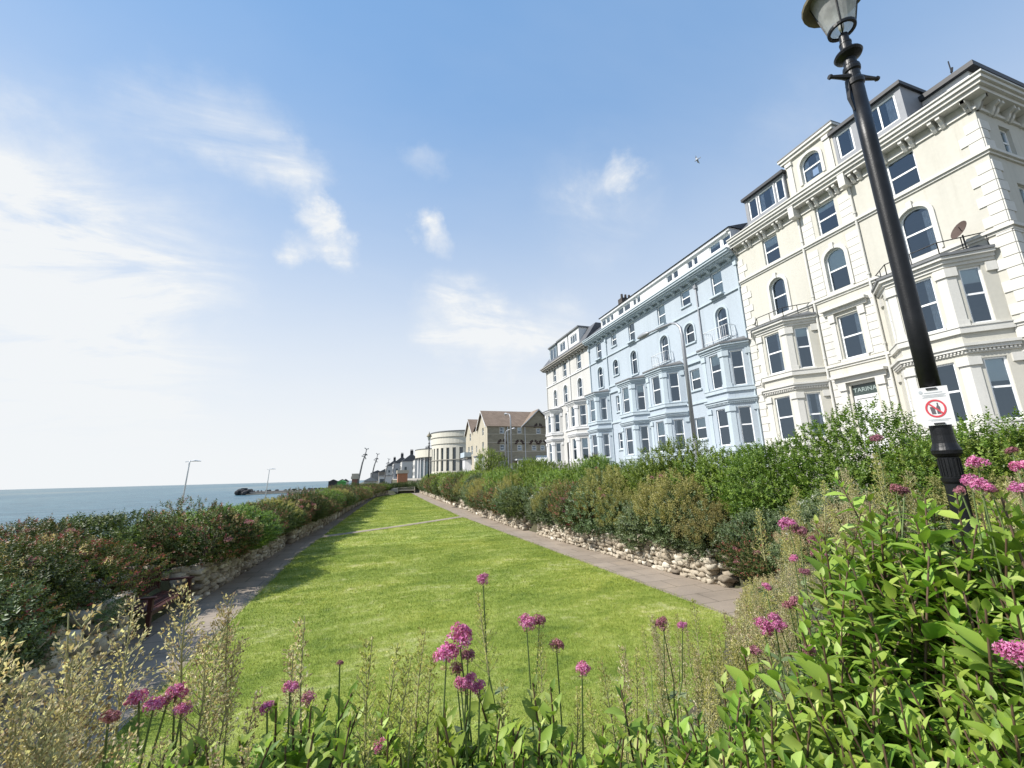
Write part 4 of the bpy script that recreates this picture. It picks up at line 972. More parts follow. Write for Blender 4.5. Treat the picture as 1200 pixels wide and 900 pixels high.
# ---- a few far houses, each a small terrace house with its own roof and chimney
def far_house(x, y, w, d, h, rh, wall, label, chim=True, wins=True):
    t = thing('far_house', (x, y, ZB - 1), label, 'house')
    b = MB(); b.box(x, x + d, y, y + w, ZB - 3, ZB + h); wbuild(b, 'wall', wall, t)
    r = MB(); r.add([(x - .3, y - .2, ZB + h), (x - .3, y + w + .2, ZB + h), (x + d / 2, y + w + .2, ZB + h + rh), (x + d / 2, y - .2, ZB + h + rh), (x + d + .3, y - .2, ZB + h), (x + d + .3, y + w + .2, ZB + h)], [(0, 1, 2, 3), (3, 2, 5, 4), (0, 3, 4), (1, 5, 2)]); rr = wbuild(r, 'roof', M['slate'], t)
    if chim:
        c = MB(); c.box(x + d / 2 - .9, x + d / 2 + .9, y - .1, y + .8, ZB + h + rh - 1.5, ZB + h + rh + 1.8)
        for k in (-1, 0, 1): c.lathe([(.2, 0), (.16, .8)], (x + d / 2 + k * .55, y + .35, ZB + h + rh + 1.8), 6)
        wbuild(c, 'chimney', M['fascia'], rr)
    if wins:
        for q in range(max(1, int(w / 4))):
            for z in (1.5, 5):
                if z + 2 < h: f = MB(); f.box(x - .06, x, y + 1.2 + q * 4, y + 2.6 + q * 4, ZB + z, ZB + z + 1.9); wbuild(f, 'window', M['slit'], t)
        for q in range(max(1, int(d / 5))):
            for z in (1.5, 5):
                if z + 2 < h: f = MB(); f.box(x + 1.5 + q * 4.5, x + 2.8 + q * 4.5, y - .06, y, ZB + z, ZB + z + 1.8); wbuild(f, 'window', M['slit'], t)
    return t
far_house(19.8, 222, 12, 12, 9.5, 4.0, M['white_r'], 'far white gabled house just left of the round hall')
far_house(15.5, 258, 18, 11, 10, 4.5, M['white_r'], 'far pale terrace house with dark chimneys, second from the round hall')
far_house(12.5, 300, 20, 11, 10.5, 4.5, plain('grey_far_wall', (.42, .42, .42), .9), 'far grey terrace house left of the pale one')
far_house(9.0, 345, 24, 12, 10, 4.5, M['white_r'], 'farthest pale house with a dark roof along the seafront')
far_house(4.5, 430, 30, 14, 7, 3.5, plain('far_brown_wall', (.22, .19, .16), .9), 'low dark-roofed house far along the seafront, behind the white kiosk', False, False)
far_house(-3.5, 470, 30, 14, 6.5, 3, plain('far_grey_wall2', (.3, .29, .28), .9), 'low far grey house behind the second leaning mast', False, False)
# white seafront kiosk and brick shelter
k = thing('white_kiosk', (2.2, 130, 1.4), 'white flat-roofed kiosk far beyond the end hedge', 'kiosk')
m = MB(); m.box(1.4, 4.9, 130, 133, .5, 3.5); wbuild(m, 'wall', M['white'], k); m = MB(); m.box(1.2, 5.1, 129.8, 133.2, 3.503, 3.7); wbuild(m, 'roof', M['grey_metal'], k); m = MB(); m.box(1.7, 2.9, 129.95, 129.997, 1.6, 2.7); wbuild(m, 'hatch', M['slit'], k)
k = thing('brick_shelter', (6.6, 120, 1.6), 'small orange brick shelter with flat buff roof beyond the end hedge', 'shelter')
m = MB(); m.box(6.2, 8.8, 120, 123, .5, 4.0); wbuild(m, 'wall', M['orange'], k); m = MB(); m.box(6.0, 9.1, 119.7, 123.3, 4.003, 4.9); wbuild(m, 'roof', M['stone_trim'], k)
k = thing('brick_pier', (-3.3, 84, 1), 'red-brown brick pillar with pale cap beside the first leaning mast', 'pillar')
m = MB(); m.box(-3.85, -2.75, 84, 85.1, .3, 2.75); wbuild(m, 'shaft', M['brick_red'], k); m = MB(); m.box(-4.0, -2.6, 83.85, 85.25, 2.753, 3.25); m.box(-3.9, -2.7, 83.95, 85.15, 3.253, 3.75); wbuild(m, 'cap', M['stone_trim'], k)
k = thing('pitched_shelter', (-.9, 96, 1), 'low seafront shelter with a pale pitched roof right of the brick pillar', 'shelter')
m = MB(); m.box(-1.9, .6, 96, 98, .4, 2.3); wbuild(m, 'wall', M['white_r'], k); m = MB(); m.add([(-2.3, 95.7, 2.25), (-2.3, 98.3, 2.25), (-.6, 98.3, 3.1), (-.6, 95.7, 3.1), (1.0, 95.7, 2.25), (1.0, 98.3, 2.25)], [(0, 1, 2, 3), (3, 2, 5, 4), (0, 3, 4), (1, 5, 2)]); wbuild(m, 'roof', M['grey_metal'], k)
k = thing('green_hut', (-6, 90, 0), 'bright green painted hut at the seaward end of the hedge', 'hut')
m = MB(); m.box(-6.75, -5.25, 90, 92.5, -.5, 2.3); wbuild(m, 'wall', M['green_p'], k); m = MB(); m.add([(-6.9, 89.8, 2.28), (-6.9, 92.7, 2.28), (-6, 92.7, 2.62), (-6, 89.8, 2.62), (-5.1, 89.8, 2.28), (-5.1, 92.7, 2.28)], [(0, 1, 2, 3), (3, 2, 5, 4), (0, 3, 4), (1, 5, 2)]); wbuild(m, 'roof', M['green_p'], k)
for x, y, w, lab in ((-14.2, 170, 3.2, 'dark seafront hut by the far hedge end, nearer the pier'), (-10.5, 160, 2.6, 'small dark seafront hut beside the pale one'), (-8.8, 150, 1.8, 'small pale seafront hut left of the bright green hut')):
    k = thing('seafront_hut', (x, y, 0), lab, 'hut'); m = MB(); m.box(x - w / 2, x + w / 2, y, y + 3, -.8, 2.2); wbuild(m, 'wall', M['white_r'] if 'pale' in lab.split()[1] else M['fascia'], k)
    m = MB(); m.add([(x - w / 2 - .2, y - .2, 2.2), (x - w / 2 - .2, y + 3.2, 2.2), (x, y + 3.2, 3.0), (x, y - .2, 3.0), (x + w / 2 + .2, y - .2, 2.2), (x + w / 2 + .2, y + 3.2, 2.2)], [(0, 1, 2, 3), (3, 2, 5, 4), (0, 3, 4), (1, 5, 2)]); wbuild(m, 'roof', M['fascia'], k)

# ---- pier and beach
pr = thing('stone_pier', (-75, 400, -7), 'long low stone pier running out to sea with a dark end', 'pier')
m = MB(); m.prism([(-100, 392), (-100, 402), (-30, 452), (-30, 438)], -8, -4.6); wbuild(m, 'pier_wall', M['concrete'], pr)
m = MB(); m.prism([(-98, 391), (-30, 428), (-30, 437), (-97, 392.5)], -8, -6.2); wbuild(m, 'beach_bank', M['sand'], pr)
rg = np.random.default_rng(3); m = MB()
for k in range(46):
    x = -96 + 62 * rg.random(); y = 396 + (x + 98) * .62; s = .5 + .9 * rg.random(); m.lathe([(s * .4, -s * .7), (s, -s * .2), (s * .8, s * .5), (s * .3, s * .8)], (x, y, -4.4), 6)
wbuild(m, 'boulder_top', M['rock'], pr)
m = MB()
for k in range(60):
    x = -104 + 9 * rg.random(); y = 391 + 12 * rg.random(); s = .8 + 1.3 * rg.random(); m.lathe([(s * .4, -s), (s, -s * .2), (s * .8, s * .5), (s * .3, s * .8)], (x, y, -6.6 + 3.4 * rg.random()), 6)
m.box(-101, -97.5, 395, 399, -5, -1.6); wbuild(m, 'pier_head', M['rock'], pr)

# ------------------------------------------------------------------ lamps
BX, BY = .898 * 7.0, .439 * 7.0
def gas_lamp(loc, label, sc=1.0):
    t = thing('street_lamp', loc, label, 'street lamp', 'black lantern posts')
    mb = MB(); s = sc
    # heights above the foot; eye level is 1.22 above it
    mb.lathe([(.17, 0), (.17, .2), (.13, .3), (.10, .45), (.085, .6), (.085, 1.0), (.10, 1.03), (.105, 1.07)], n=28)
    bs = mb.build('base', M['black'], t, smooth=False)
    mb = MB(); mb.lathe([(.088, 1.07), (.09, 1.30), (.105, 1.31), (.128, 1.34), (.132, 1.38), (.12, 1.41), (.105, 1.46), (.098, 1.55), (.095, 1.9)], n=28); pl = mb.build('plinth', M['black'], t)
    fl = MB()
    for k in range(18):
        a = 2 * math.pi * k / 18; fl.tube([(.09 * math.cos(a), .09 * math.sin(a), 1.09), (.091 * math.cos(a), .091 * math.sin(a), 1.29)], .008, 5)
    fl.build('fluting', M['black'], pl)
    mb = MB(); mb.lathe([(.095, 1.9), (.094, 3.0), (.093, 4.4), (.092, 5.6), (.09, 6.5)], n=32)
    mb.build('post', M['black'], t, smooth=True)
    mb = MB(); mb.lathe([(.09, 6.5), (.105, 6.52), (.11, 6.57), (.10, 6.61), (.085, 6.64), (.082, 6.74), (.10, 6.76), (.105, 6.80), (.10, 6.84), (.08, 6.87), (.075, 6.97), (.155, 7.02), (.17, 7.05), (.155, 7.08), (.07, 7.1), (.07, 7.24), (.074, 7.245), (.074, 7.27), (.06, 7.28), (.055, 7.42)], n=28)
    mb.build('collar', M['black'], t, smooth=False)
    bd = Vector((.967, -.253, 0)); mb = MB()
    for d in (-1, 1): mb.tube([bd * (d * .06) + Vector((0, 0, 6.66)), bd * (d * .18) + Vector((0, 0, 6.66)), bd * (d * .33) + Vector((0, 0, 6.655)), bd * (d * .345) + Vector((0, 0, 6.655)), bd * (d * .375) + Vector((0, 0, 6.655))], [.05, .034, .024, .036, .03], 8)
    mb.build('ladder_bar', M['iron'], t)
    mb = MB(); mb.tube([Vector((.1, -.02, 6.5)), Vector((.125, -.03, 6.2)), Vector((.12, -.03, 5.9))], [.02, .015, .012], 6); mb.tube([Vector((-.1, .03, 6.6)), Vector((-.13, .04, 6.3)), Vector((-.10, .03, 6.1))], [.03, .024, .012], 6); mb.build('bracket', M['iron'], t)
    # round tapering lantern with a wide brim
    n = 24
    def ring(r, z): return [(r * math.cos(2 * math.pi * k / n), r * math.sin(2 * math.pi * k / n), z) for k in range(n)]
    lo, hi = ring(.16, 7.53), ring(.29, 8.16)
    mb = MB()
    for k in range(n): mb.poly([lo[k], lo[(k + 1) % n], hi[(k + 1) % n], hi[k]])
    g = mb.build('lantern_glass', M['lamp_glass'], t, smooth=True)
    mb = MB(); mb.lathe([(.135, 7.50), (.172, 7.50), (.176, 7.535), (.166, 7.55), (.135, 7.53)], n=n, cap=False)
    for k in range(2, n, 6): mb.tube([lo[k], hi[k]], .012, 5)
    for k in range(2, n, 12): mb.tube([(lo[k][0] * .85, lo[k][1] * .85, 7.51), (0, 0, 7.42), (lo[(k + 12) % n][0] * .85, lo[(k + 12) % n][1] * .85, 7.51)], .009, 5)
    mb.tube([lo[2], (0, 0, 7.53), lo[14]], .008, 4)
    mb.build('lantern_frame', M['black'], t)
    mb = MB(); mb.lathe([(.02, 7.5), (.035, 7.55), (.035, 7.65), (.06, 7.72), (.06, 7.9), (.03, 7.96)], n=12); mb.build('bulb', M['white'], g, smooth=True)
    mb = MB(); mb.lathe([(.28, 8.17), (.36, 8.10), (.40, 8.08), (.41, 8.12), (.36, 8.2), (.28, 8.32), (.16, 8.46), (.08, 8.5), (.08, 8.58), (.10, 8.6), (.04, 8.68), (.02, 8.82), (.0, 8.9)], n=n, cap=False)
    mb.build('lantern_roof', plain('verdigris_copper', (.17, .145, .085), .6, .2, var=.3) if 'verd' not in M else M['verd'], t); M['verd'] = bpy.data.materials['verdigris_copper']
    return t
near_lamp = gas_lamp((BX, BY, EYE - 1.22), 'tall black cast-iron lamp post wearing a white notice, in the foreground bed')
far_lamp = copy_tree(near_lamp); far_lamp.location = (7.55, 62.5, .75); far_lamp.scale = (.97, .97, .97); far_lamp['label'] = 'distant black lantern lamp post by the round hall'
# notice clipped to the near lamp
sd_ = Vector((-BX, -BY, 0)).normalized(); sr = Vector((0, 0, 1)).cross(sd_); zc = EYE + .67
face = sd_
no = thing('notice_board', Vector((BX, BY, zc)) + sd_ * .10, 'white no-alcohol notice strapped to the black lamp post', 'notice')
def npt(u, v, d): return face * d + sr * (u * .56) + Vector((0, 0, 1)) * (v * .68)
m = MB(); q = [npt(u, v, 0) for u, v in ((-.24, -.33), (.24, -.33), (.24, .33), (-.24, .33))]; m.extr(q, face * .012); m.build('plate', M['white'], no)
red = plain('sign_red', (.55, .05, .07), .5, var=.03); ink = plain('sign_ink', (.10, .09, .10), .5, var=.1); pale_ink = plain('faded_ink', (.42, .45, .47), .6, var=.1)
m = MB()
for k in range(40):
    a, b = 2 * math.pi * k / 40, 2 * math.pi * (k + 1) / 40; c = -.045
    m.poly([npt(r * math.cos(t_), c + r * math.sin(t_), .0155) for r, t_ in ((.125, a), (.155, a), (.155, b), (.125, b))])
m.poly([npt(u, v - .045, .018) for u, v in ((-.098, .080), (-.080, .098), (.098, -.080), (.080, -.098))]); m.build('ban_symbol', red, no)
m = MB()
m.poly([npt(u, v - .045, .014) for u, v in ((.01, -.095), (.065, -.095), (.065, .02), (.048, .055), (.048, .095), (.027, .095), (.027, .055), (.01, .02))])
m.poly([npt(u, v - .045, .014) for u, v in ((-.085, .03), (-.02, .03), (-.008, -.095), (-.07, -.095))]); m.build('bottle_and_glass', ink, no)
m = MB()
for v, w, h in ((.225, .15, .012), (.19, .19, .008), (.17, .17, .008), (.15, .19, .008), (0, 0, 0)):
    if not w: m.build('small_print', pale_ink, no); m = MB(); continue
    m.poly([npt(a, b, .0145) for a, b in ((-w + .03, v), (w, v), (w, v + h), (-w + .03, v + h))])
for v, w, h in ((-.235, .18, .008), (-.255, .14, .008)): m.poly([npt(a, b, .0145) for a, b in ((-w + .03, v), (w, v), (w, v + h), (-w + .03, v + h))])
m.build('small_print', pale_ink, no)
m = MB(); m.poly([npt(-.17 + .03 * math.cos(a), .25 + .03 * math.sin(a), .0147) for a in [k * .524 for k in range(12)]]); m.build('emblem', pale_ink, no)
m = MB(); m.extr([npt(u, v, .012) for u, v in ((-.08, .29), (.08, .29), (.08, .315), (-.08, .315))], face * .015); m.build('clip', M['iron'], no)
m = MB(); m.extr([npt(u, v, .012) for u, v in ((-.08, -.315), (.08, -.315), (.08, -.29), (-.08, -.29))], face * .015); m.build('clip', M['iron'], no)

def arm_lamp(x, y, z, h, name, label, over=(-.4, 2.2), head=.75):
    t = thing('street_lamp', (x, y, z), label, 'street lamp', 'grey road lamps')
    m = MB(); m.tube([(0, 0, 0), (0, 0, 1.3)], .1, 10); m.tube([(0, 0, 1.3), (0, 0, 1.36)], [.1, .06], 10); m.build('base', M['grey_metal'], t)
    m = MB(); pts = [(0, 0, 1.3), (0, 0, h - .9)] + [(over[0] * k, over[1] * k, h - .9 + dz) for k, dz in ((.02, .35), (.09, .62), (.2, .78), (.45, .86), (.75, .93))]
    m.tube(pts, [.085, .075, .065, .055, .05, .048, .045], 10); m.build('pole', M['grey_metal'], t, smooth=True)
    m = MB(); d = Vector((over[0], over[1], .12)).normalized(); p = Vector(pts[-1]); m.tube([p - d * .05, p + d * .1, p + d * .35, p + d * head * .8, p + d * head], [.05, .09, .15, .12, .04], 10); m.build('lamp_head', M['grey_metal'], t, smooth=True)
    return t
arm_lamp(12.6, 14.15, EYE, 6.75, 'g', 'grey road lamp with a long curved arm before the pale blue terrace', (.15, 3.2), 1.0)
arm_lamp(13.0, 40.1, EYE - .3, 6.6, 'g', 'slim grey road lamp standing before the grey-brown stone house', (-.1, 1.3), .6)
arm_lamp(15.2, 49.2, EYE - .3, 5.9, 'g', 'shorter grey lamp left of the slim one, before the stone house', (.9, -.8), .5)
for x, y, lab in ((-20, 57, 'white promenade lamp rising above the seaward hedge, nearer the bench'), (-20, 96, 'thin white promenade lamp above the hedge, near the pier')):
    t = thing('promenade_lamp', (x, y, -4.2), lab, 'street lamp', 'white promenade lamps')
    m = MB(); m.tube([(-.35, 0, 0), (0, 0, 9.1), (.05, 0, 9.45)], [.11, .07, .05], 8); m.build('pole', M['white_metal'], t, smooth=True)
    m = MB(); m.tube([(.0, 0, 9.35), (.5, 0, 9.42), (1.1, 0, 9.36)], [.035, .1, .05], 8); m.tube([(0, 0, 9.35), (-.4, 0, 9.3)], [.03, .05], 8); m.build('lamp_head', M['white_metal'], t)

# leaning wind masts on the seafront
def mast(az, el0, el1, d, label):
    M.setdefault('mast', plain('dull_mast_metal', (.17, .175, .18), .5, .2, var=.1))
    t = thing('wind_mast', (az[0] * d, d, .6), label, 'mast', 'leaning masts on the seafront')
    b = Vector((0, 0, 0)); tip = Vector(((az[1] - az[0]) * d, 0, EYE + el1 * d - .6)); L = tip.length
    P_ = [b, Vector((tip.x * .18, 0, tip.z * .3)), Vector((tip.x * .5, 0, tip.z * .65)), Vector((tip.x * .8, 0, tip.z * .85)), tip]
    m = MB(); m.tube(P_, [.17, .16, .14, .11, .05], 8); m.build('pole', M['mast'], t, smooth=True)
    m = MB()
    for f, s in ((.80, .55), (.86, .42), (.97, .4)):
        c = Vector((tip.x * f * .98, 0, tip.z * (f + .02)))
        for k in range(3):
            a = k * 2.094 + f * 9; m.tube([c, c + Vector((math.cos(a) * s, .2, math.sin(a) * s))], [.05, .1], 6)
        m.lathe([(.02, -.15), (.14, 0), (.02, .15)], c, 8)
    m.build('vane', M['mast'], t); return t
for a0, a1, e, d, lab in ((-.0342, -.0176, .0676, 84, 'leaning grey mast nearest the brick pillar, tallest of the row'), (-.0075, .0067, .056, 103, 'second leaning grey mast from the brick pillar'), (.0217, .0313, .0443, 128, 'third leaning grey mast from the brick pillar'), (.0385, .0435, .036, 152, 'fourth leaning mast, before the far pale houses'), (.0525, .0565, .033, 172, 'smallest leaning mast, before the far chimneys')):
    mast((a0, a1), 0, e, d, lab)

# gull
gp_ = at(817, 187, 30)
t = thing('gull', gp_, 'small grey gull flying high left of the cream house', 'bird'); t.rotation_euler = (R(68), R(12), R(118)); t.scale = (.6,) * 3
m = MB()
m.tube([(-.3, 0, .02), (-.2, 0, .0), (-.05, 0, -.01), (.12, 0, 0), (.22, 0, .02), (.28, 0, .02), (.33, 0, .01)], [.03, .05, .075, .075, .045, .05, .01], 8)
for s in (-1, 1):
    v = [(.10, s * .05, .02), (.14, s * .27, .16), (-.06, s * .60, .12), (-.05, s * .27, .15), (-.08, s * .05, .01)]
    m.add(v + [(p[0], p[1], p[2] - .015) for p in v], [(0, 1, 3, 4), (1, 2, 3), (9, 8, 6, 5), (8, 7, 6), (0, 5, 6, 1), (1, 6, 7, 2), (2, 7, 8, 3), (3, 8, 9, 4)])
m.add([(-.28, -.03, .02), (-.28, .03, .02), (-.42, .07, .02), (-.42, -.07, .02), (-.35, 0, .01)], [(0, 1, 2, 3), (0, 4, 1), (1, 4, 2), (2, 4, 3), (3, 4, 0)])
m.build('body', M['gull'], t)

# ------------------------------------------------------------------ bench in its recess, facing the lawn
bt = thing('garden_bench', (-3.98, 10.5, .0), 'red-brown slatted wooden bench in the shaded wall recess', 'bench')
L = 1.75
m = MB()
for k, x in enumerate((-.18, -.07, .04, .15, .27)): m.box(x, x + .085, -L / 2, L / 2, .40 - (.01 if k < 2 else 0), .43 - (.01 if k < 2 else 0))
m.build('seat', M['wood'], bt, bevel=.006)
m = MB(); m.box(-.30, -.25, -L / 2, L / 2, .83, .92); m.box(-.27, -.235, -L / 2, L / 2, .47, .53)
for k in range(17): y = -L / 2 + .08 + (L - .16) * k / 16; m.box(-.275, -.25, y - .02, y + .02, .53, .83)
m.build('backrest', M['wood'], bt, bevel=.005)
for s in (-1, 1):
    y = s * (L / 2 - .04); m = MB(); m.box(-.29, -.22, y - .035, y + .035, 0, .9); m.build('rear_leg', M['wood'], bt, bevel=.006)
    m = MB(); m.box(.27, .34, y - .035, y + .035, 0, .62); m.build('front_leg', M['wood'], bt, bevel=.006)
    m = MB(); m.box(-.25, .38, y - .045, y + .045, .62, .655); m.build('armrest', M['wood'], bt, bevel=.008)
m = MB(); m.box(.28, .32, -L / 2 + .06, L / 2 - .06, .33, .398); m.box(-.26, -.22, -L / 2 + .06, L / 2 - .06, .33, .398); m.build('rail', M['wood'], bt)
far_b = copy_tree(bt); far_b.location = (5.6, 79.2, .1); far_b.rotation_euler = (0, 0, R(-92)); far_b['label'] = 'pale weathered bench at the far end of the lawn'
for ch in far_b.children:
    ch.data = ch.data.copy(); ch.data.materials.clear(); ch.data.materials.append(M['stone_trim'])
far_b.scale = (1.2, 1.8, 1.1)
mb = MB(); mb.prism([(1.2, 78.6), (4.2, 78.9), (3.9, 80.2), (1.6, 79.9)], .3, 1.0)
tag(mb.build('concrete_ledge', M['concrete'], bevel=.05), 'pale concrete ledge at the end of the lawn beside the weathered bench', 'ledge')
# ------------------------------------------------------------------ planting
def unit(a): return a / np.maximum(1e-9, np.linalg.norm(a, axis=-1, keepdims=True))
class Leaves:
    def __init__(s): s.a = []
    def add(s, P, D, Nn, L, W, tint, mi=0):
        n = len(P); f = lambda q: np.broadcast_to(np.asarray(q, float), (n,)).copy()
        s.a.append((np.asarray(P, float), unit(np.asarray(D, float)), np.asarray(Nn, float), f(L), f(W), np.clip(f(tint), 0, 1), np.broadcast_to(np.asarray(mi), (n,)).copy()))
    def arrays(s):
        P, D, Nn, L, W, T, Mi = [np.concatenate([q[i] for q in s.a]) for i in range(7)]
        S = unit(np.cross(D, Nn)); Nn = unit(np.cross(S, D)); return P, D, Nn, S, L[:, None], W[:, None], T, Mi
    def diamonds(s, fold=.18):
        P, D, Nn, S, L, W, T, Mi = s.arrays(); n = len(P)
        a = P; t = P + D * L - Nn * L * .08; l = P + D * L * .42 + S * W * .5 + Nn * W * fold; r = P + D * L * .42 - S * W * .5 + Nn * W * fold
        V = np.stack([a, l, t, r], 1).reshape(-1, 3); b = np.arange(n)[:, None] * 4
        F = np.concatenate([b + [0, 2, 1], b + [0, 3, 2]], 1).reshape(-1, 3)
        return V, F, np.repeat(T, 4), np.repeat(Mi, 2)
    def blades(s, droop=.3, fold=.16):
        """leaf blades with a midrib fold and a drooping tip"""
        P, D, Nn, S, L, W, T, Mi = s.arrays(); n = len(P); rows = []
        for t, w in ((.0, 0), (.2, .72), (.45, 1.0), (.75, .62), (1.0, 0)):
            c = P + D * L * (t - .12 * droop * t * t) - Nn * L * droop * t * t
            if w == 0: rows.append(c[:, None])
            else: rows.append(np.stack([c + S * W * .5 * w + Nn * W * fold * w, c, c - S * W * .5 * w + Nn * W * fold * w], 1))
        V = np.concatenate(rows, 1).reshape(-1, 3); b = np.arange(n)[:, None] * 11
        tri = np.concatenate([b + q for q in ([0, 2, 1], [0, 3, 2], [10, 7, 8], [10, 8, 9])], 1).reshape(-1, 3)
        quad = np.concatenate([b + q for q in ([1, 2, 5, 4], [2, 3, 6, 5], [4, 5, 8, 7], [5, 6, 9, 8])], 1).reshape(-1, 4)
        return V, (tri, quad), np.repeat(T, 11), np.concatenate([np.repeat(Mi, 4), np.repeat(Mi, 4)])
def mesh_from(name, lv, mats, hi=False, extra=None, **k):
    """leaf mesh (plus an optional MB of stems, drawn with the last material)"""
    if hi:
        V, (t, q), T, mi = lv.blades(**k); faces = [t, q]
    else:
        V, t, T, mi = lv.diamonds(**k); faces = [t]
    if extra is not None:
        b = len(V); V = np.concatenate([V, np.array(extra.v)]); T = np.concatenate([T, np.full(len(extra.v), .5)])
        q4 = np.array([f for f in extra.f if len(f) == 4]) + b; faces = faces + [q4]; mi = np.concatenate([mi, np.full(len(q4), len(mats) - 1)])
    o = np_mesh(name, V, faces, mats, tint=T, mi=mi); me = o.data; bpy.data.objects.remove(o); return me
def rdir(rg, n, zmin=-1.0):
    z = zmin + (1 - zmin) * rg.random(n); a = rg.random(n) * 6.2832; r = np.sqrt(np.maximum(0, 1 - z * z)); return np.stack([r * np.cos(a), r * np.sin(a), z], 1)
def perp(rg, D):
    q = rg.normal(size=D.shape); q -= D * (q * D).sum(1, keepdims=True); return unit(q)

def crown(seed, rx, ry, rz, ns, per, sl, leaf, wid, up=.6, tipred=0., mi=0, tint=(.45, .2), zmin=-.35, lumps=9, spread=.12, lv=None, droop=0.):
    """a shrub crown of short leafy shoots standing on a lumpy outline, with gaps between"""
    rg = np.random.default_rng(seed); lv = lv or Leaves()
    dirs = rdir(rg, ns, zmin); ld = rdir(rg, lumps, -.1); la = rg.uniform(.12, .42, lumps)
    k = 1 + sum((a * np.clip((dirs @ l - .62) / .38, 0, 1) ** 1.3)[:, None] for a, l in zip(la, ld)) - .16
    rad = (1 - np.abs(rg.normal(0, spread * 1.6, ns)))[:, None] * k
    c = dirs * rad * np.array([rx, ry, rz * .56]) + np.array([0, 0, rz * .44]); c[:, 2] = np.maximum(c[:, 2], .02)
    D = unit(dirs * (1 - up) + np.array([0, 0, up]) + rg.normal(0, .28, (ns, 3)) - np.array([0, 0, droop]))
    L = sl * rg.uniform(.55, 1.35, ns); st = np.clip(rg.normal(tint[0], tint[1], ns), 0, 1); red = (rg.random(ns) < tipred) * rg.uniform(.35, 1, ns)
    t = np.linspace(.06, 1, per)[None, :] * np.ones((ns, 1)); A = perp(rg, D); B = np.cross(D, A)
    ang = (np.arange(per) * 2.4)[None, :] + rg.random((ns, 1)) * 6.28
    side = A[:, None] * np.cos(ang)[..., None] + B[:, None] * np.sin(ang)[..., None]
    P = c[:, None] + D[:, None] * (L[:, None] * (t - .35))[..., None]
    LD = side * .8 + D[:, None] * (.35 + .5 * t[..., None]); NN = D[:, None] * .8 - side * .5 + rg.normal(0, .25, side.shape)
    sz = (1.1 - .5 * t) * rg.uniform(.7, 1.25, t.shape)
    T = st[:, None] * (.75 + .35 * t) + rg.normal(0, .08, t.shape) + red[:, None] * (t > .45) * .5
    m = ns * per
    lv.add(P.reshape(m, 3), LD.reshape(m, 3), NN.reshape(m, 3), leaf * sz.ravel(), wid * sz.ravel(), T.ravel(), mi); return lv
def panicle(lv, rg, base, axis, length, width, n, leaf, wid, mi=0, tint=.5, dens=.8):
    base, axis = np.asarray(base, float), unit(np.asarray(axis, float)); t = rg.random(n) ** dens
    D = np.tile(axis, (n, 1)); A = perp(rg, D); nod = np.round(t * 10) / 10 * .5 + t * .5
    r = width * (.12 + (1 - t) ** .8) * rg.random(n) ** .6
    P = base + D * (length * (nod * .9 + r[:, None].ravel() / width * .1))[:, None] + A * r[:, None]
    lv.add(P, A * .7 + D * .8 + rg.normal(0, .3, (n, 3)), rg.normal(size=(n, 3)), leaf * rg.uniform(.6, 1.4, n), wid * rg.uniform(.7, 1.3, n), np.clip(rg.normal(tint, .2, n) + .25 * (t - .5) * -1, 0, 1), mi)

def seedy_crown(seed, rx, ry, rz, nspike, tone, base_tone, pink=0):
    """a mound of valerian gone to seed: grey-green leaves below, dry plumes above"""
    rg = np.random.default_rng(seed); lv = Leaves()
    crown(seed + 1, rx * .92, ry * .92, rz * .82, 1100, 11, .2, .075, .036, up=.25, mi=1, zmin=-.6, lv=lv, tint=(.4, .22))
    d = rdir(rg, nspike, -.12); k = rg.uniform(.72, 1.04, nspike)
    for i in range(nspike):
        b = d[i] * k[i] * np.array([rx, ry, rz * .5]) + np.array([0, 0, rz * .46])
        ax = unit(d[i] * .45 + np.array([0, 0, .85]) + rg.normal(0, .15, 3)); s = rg.uniform(.7, 1.3)
        panicle(lv, rg, b - ax * .1, ax, .30 * s, .085 * s, 80, .034, .018, 0, tone + rg.normal(0, .1))
    if pink:
        for i in range(pink):
            q = rdir(rg, 1, .0)[0]; b = q * np.array([rx, ry, rz * .53]) * 1.03 + np.array([0, 0, rz * .5]); n = 46; dd = rdir(rg, n, -.3)
            lv.add(b + dd * .035, dd, rg.normal(size=(n, 3)), .022, .018, rg.random(n), 2)
    return lv

# shared crown meshes ------------------------------------------------------
SH = {}
def mk(kind, i, lv, mats): SH.setdefault(kind, []).append(mesh_from(kind, lv, mats))
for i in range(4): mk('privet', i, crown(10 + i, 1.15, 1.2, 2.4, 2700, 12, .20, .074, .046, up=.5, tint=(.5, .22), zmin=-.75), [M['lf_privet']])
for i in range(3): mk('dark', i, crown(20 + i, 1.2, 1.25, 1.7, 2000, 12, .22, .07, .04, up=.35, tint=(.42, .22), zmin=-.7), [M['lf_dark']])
for i in range(4):
    lv = crown(30 + i, 1.15, 1.3, 1.45, 1900, 12, .22, .066, .038, up=.35, tipred=.42, tint=(.36, .16), zmin=-.7)
    rg = np.random.default_rng(70 + i)
    for k in range(16):
        q = rdir(rg, 1, .1)[0]; b = q * np.array([1.1, 1.2, .8]) + np.array([0, 0, .68]); panicle(lv, rg, b - [0, 0, .1], q * .3 + [0, 0, 1], .26, .07, 60, .034, .017, 1, .4)
    for k in range((24, 7, 16, 4)[i]):
        q = rdir(rg, 1, .0)[0]; b = q * np.array([1.15, 1.3, .82]) * 1.02 + np.array([0, 0, .66]); n = 90; dd = rdir(rg, n, -.5) * rg.uniform(.3, 1, n)[:, None] * np.array([.13, .13, .09])
        lv.add(b + dd, rdir(rg, n, 0), rg.normal(size=(n, 3)), .034, .022, rg.random(n), 2)
    mk('red', i, lv, [M['lf_red'], M['lf_tan'], M['petal_old']])
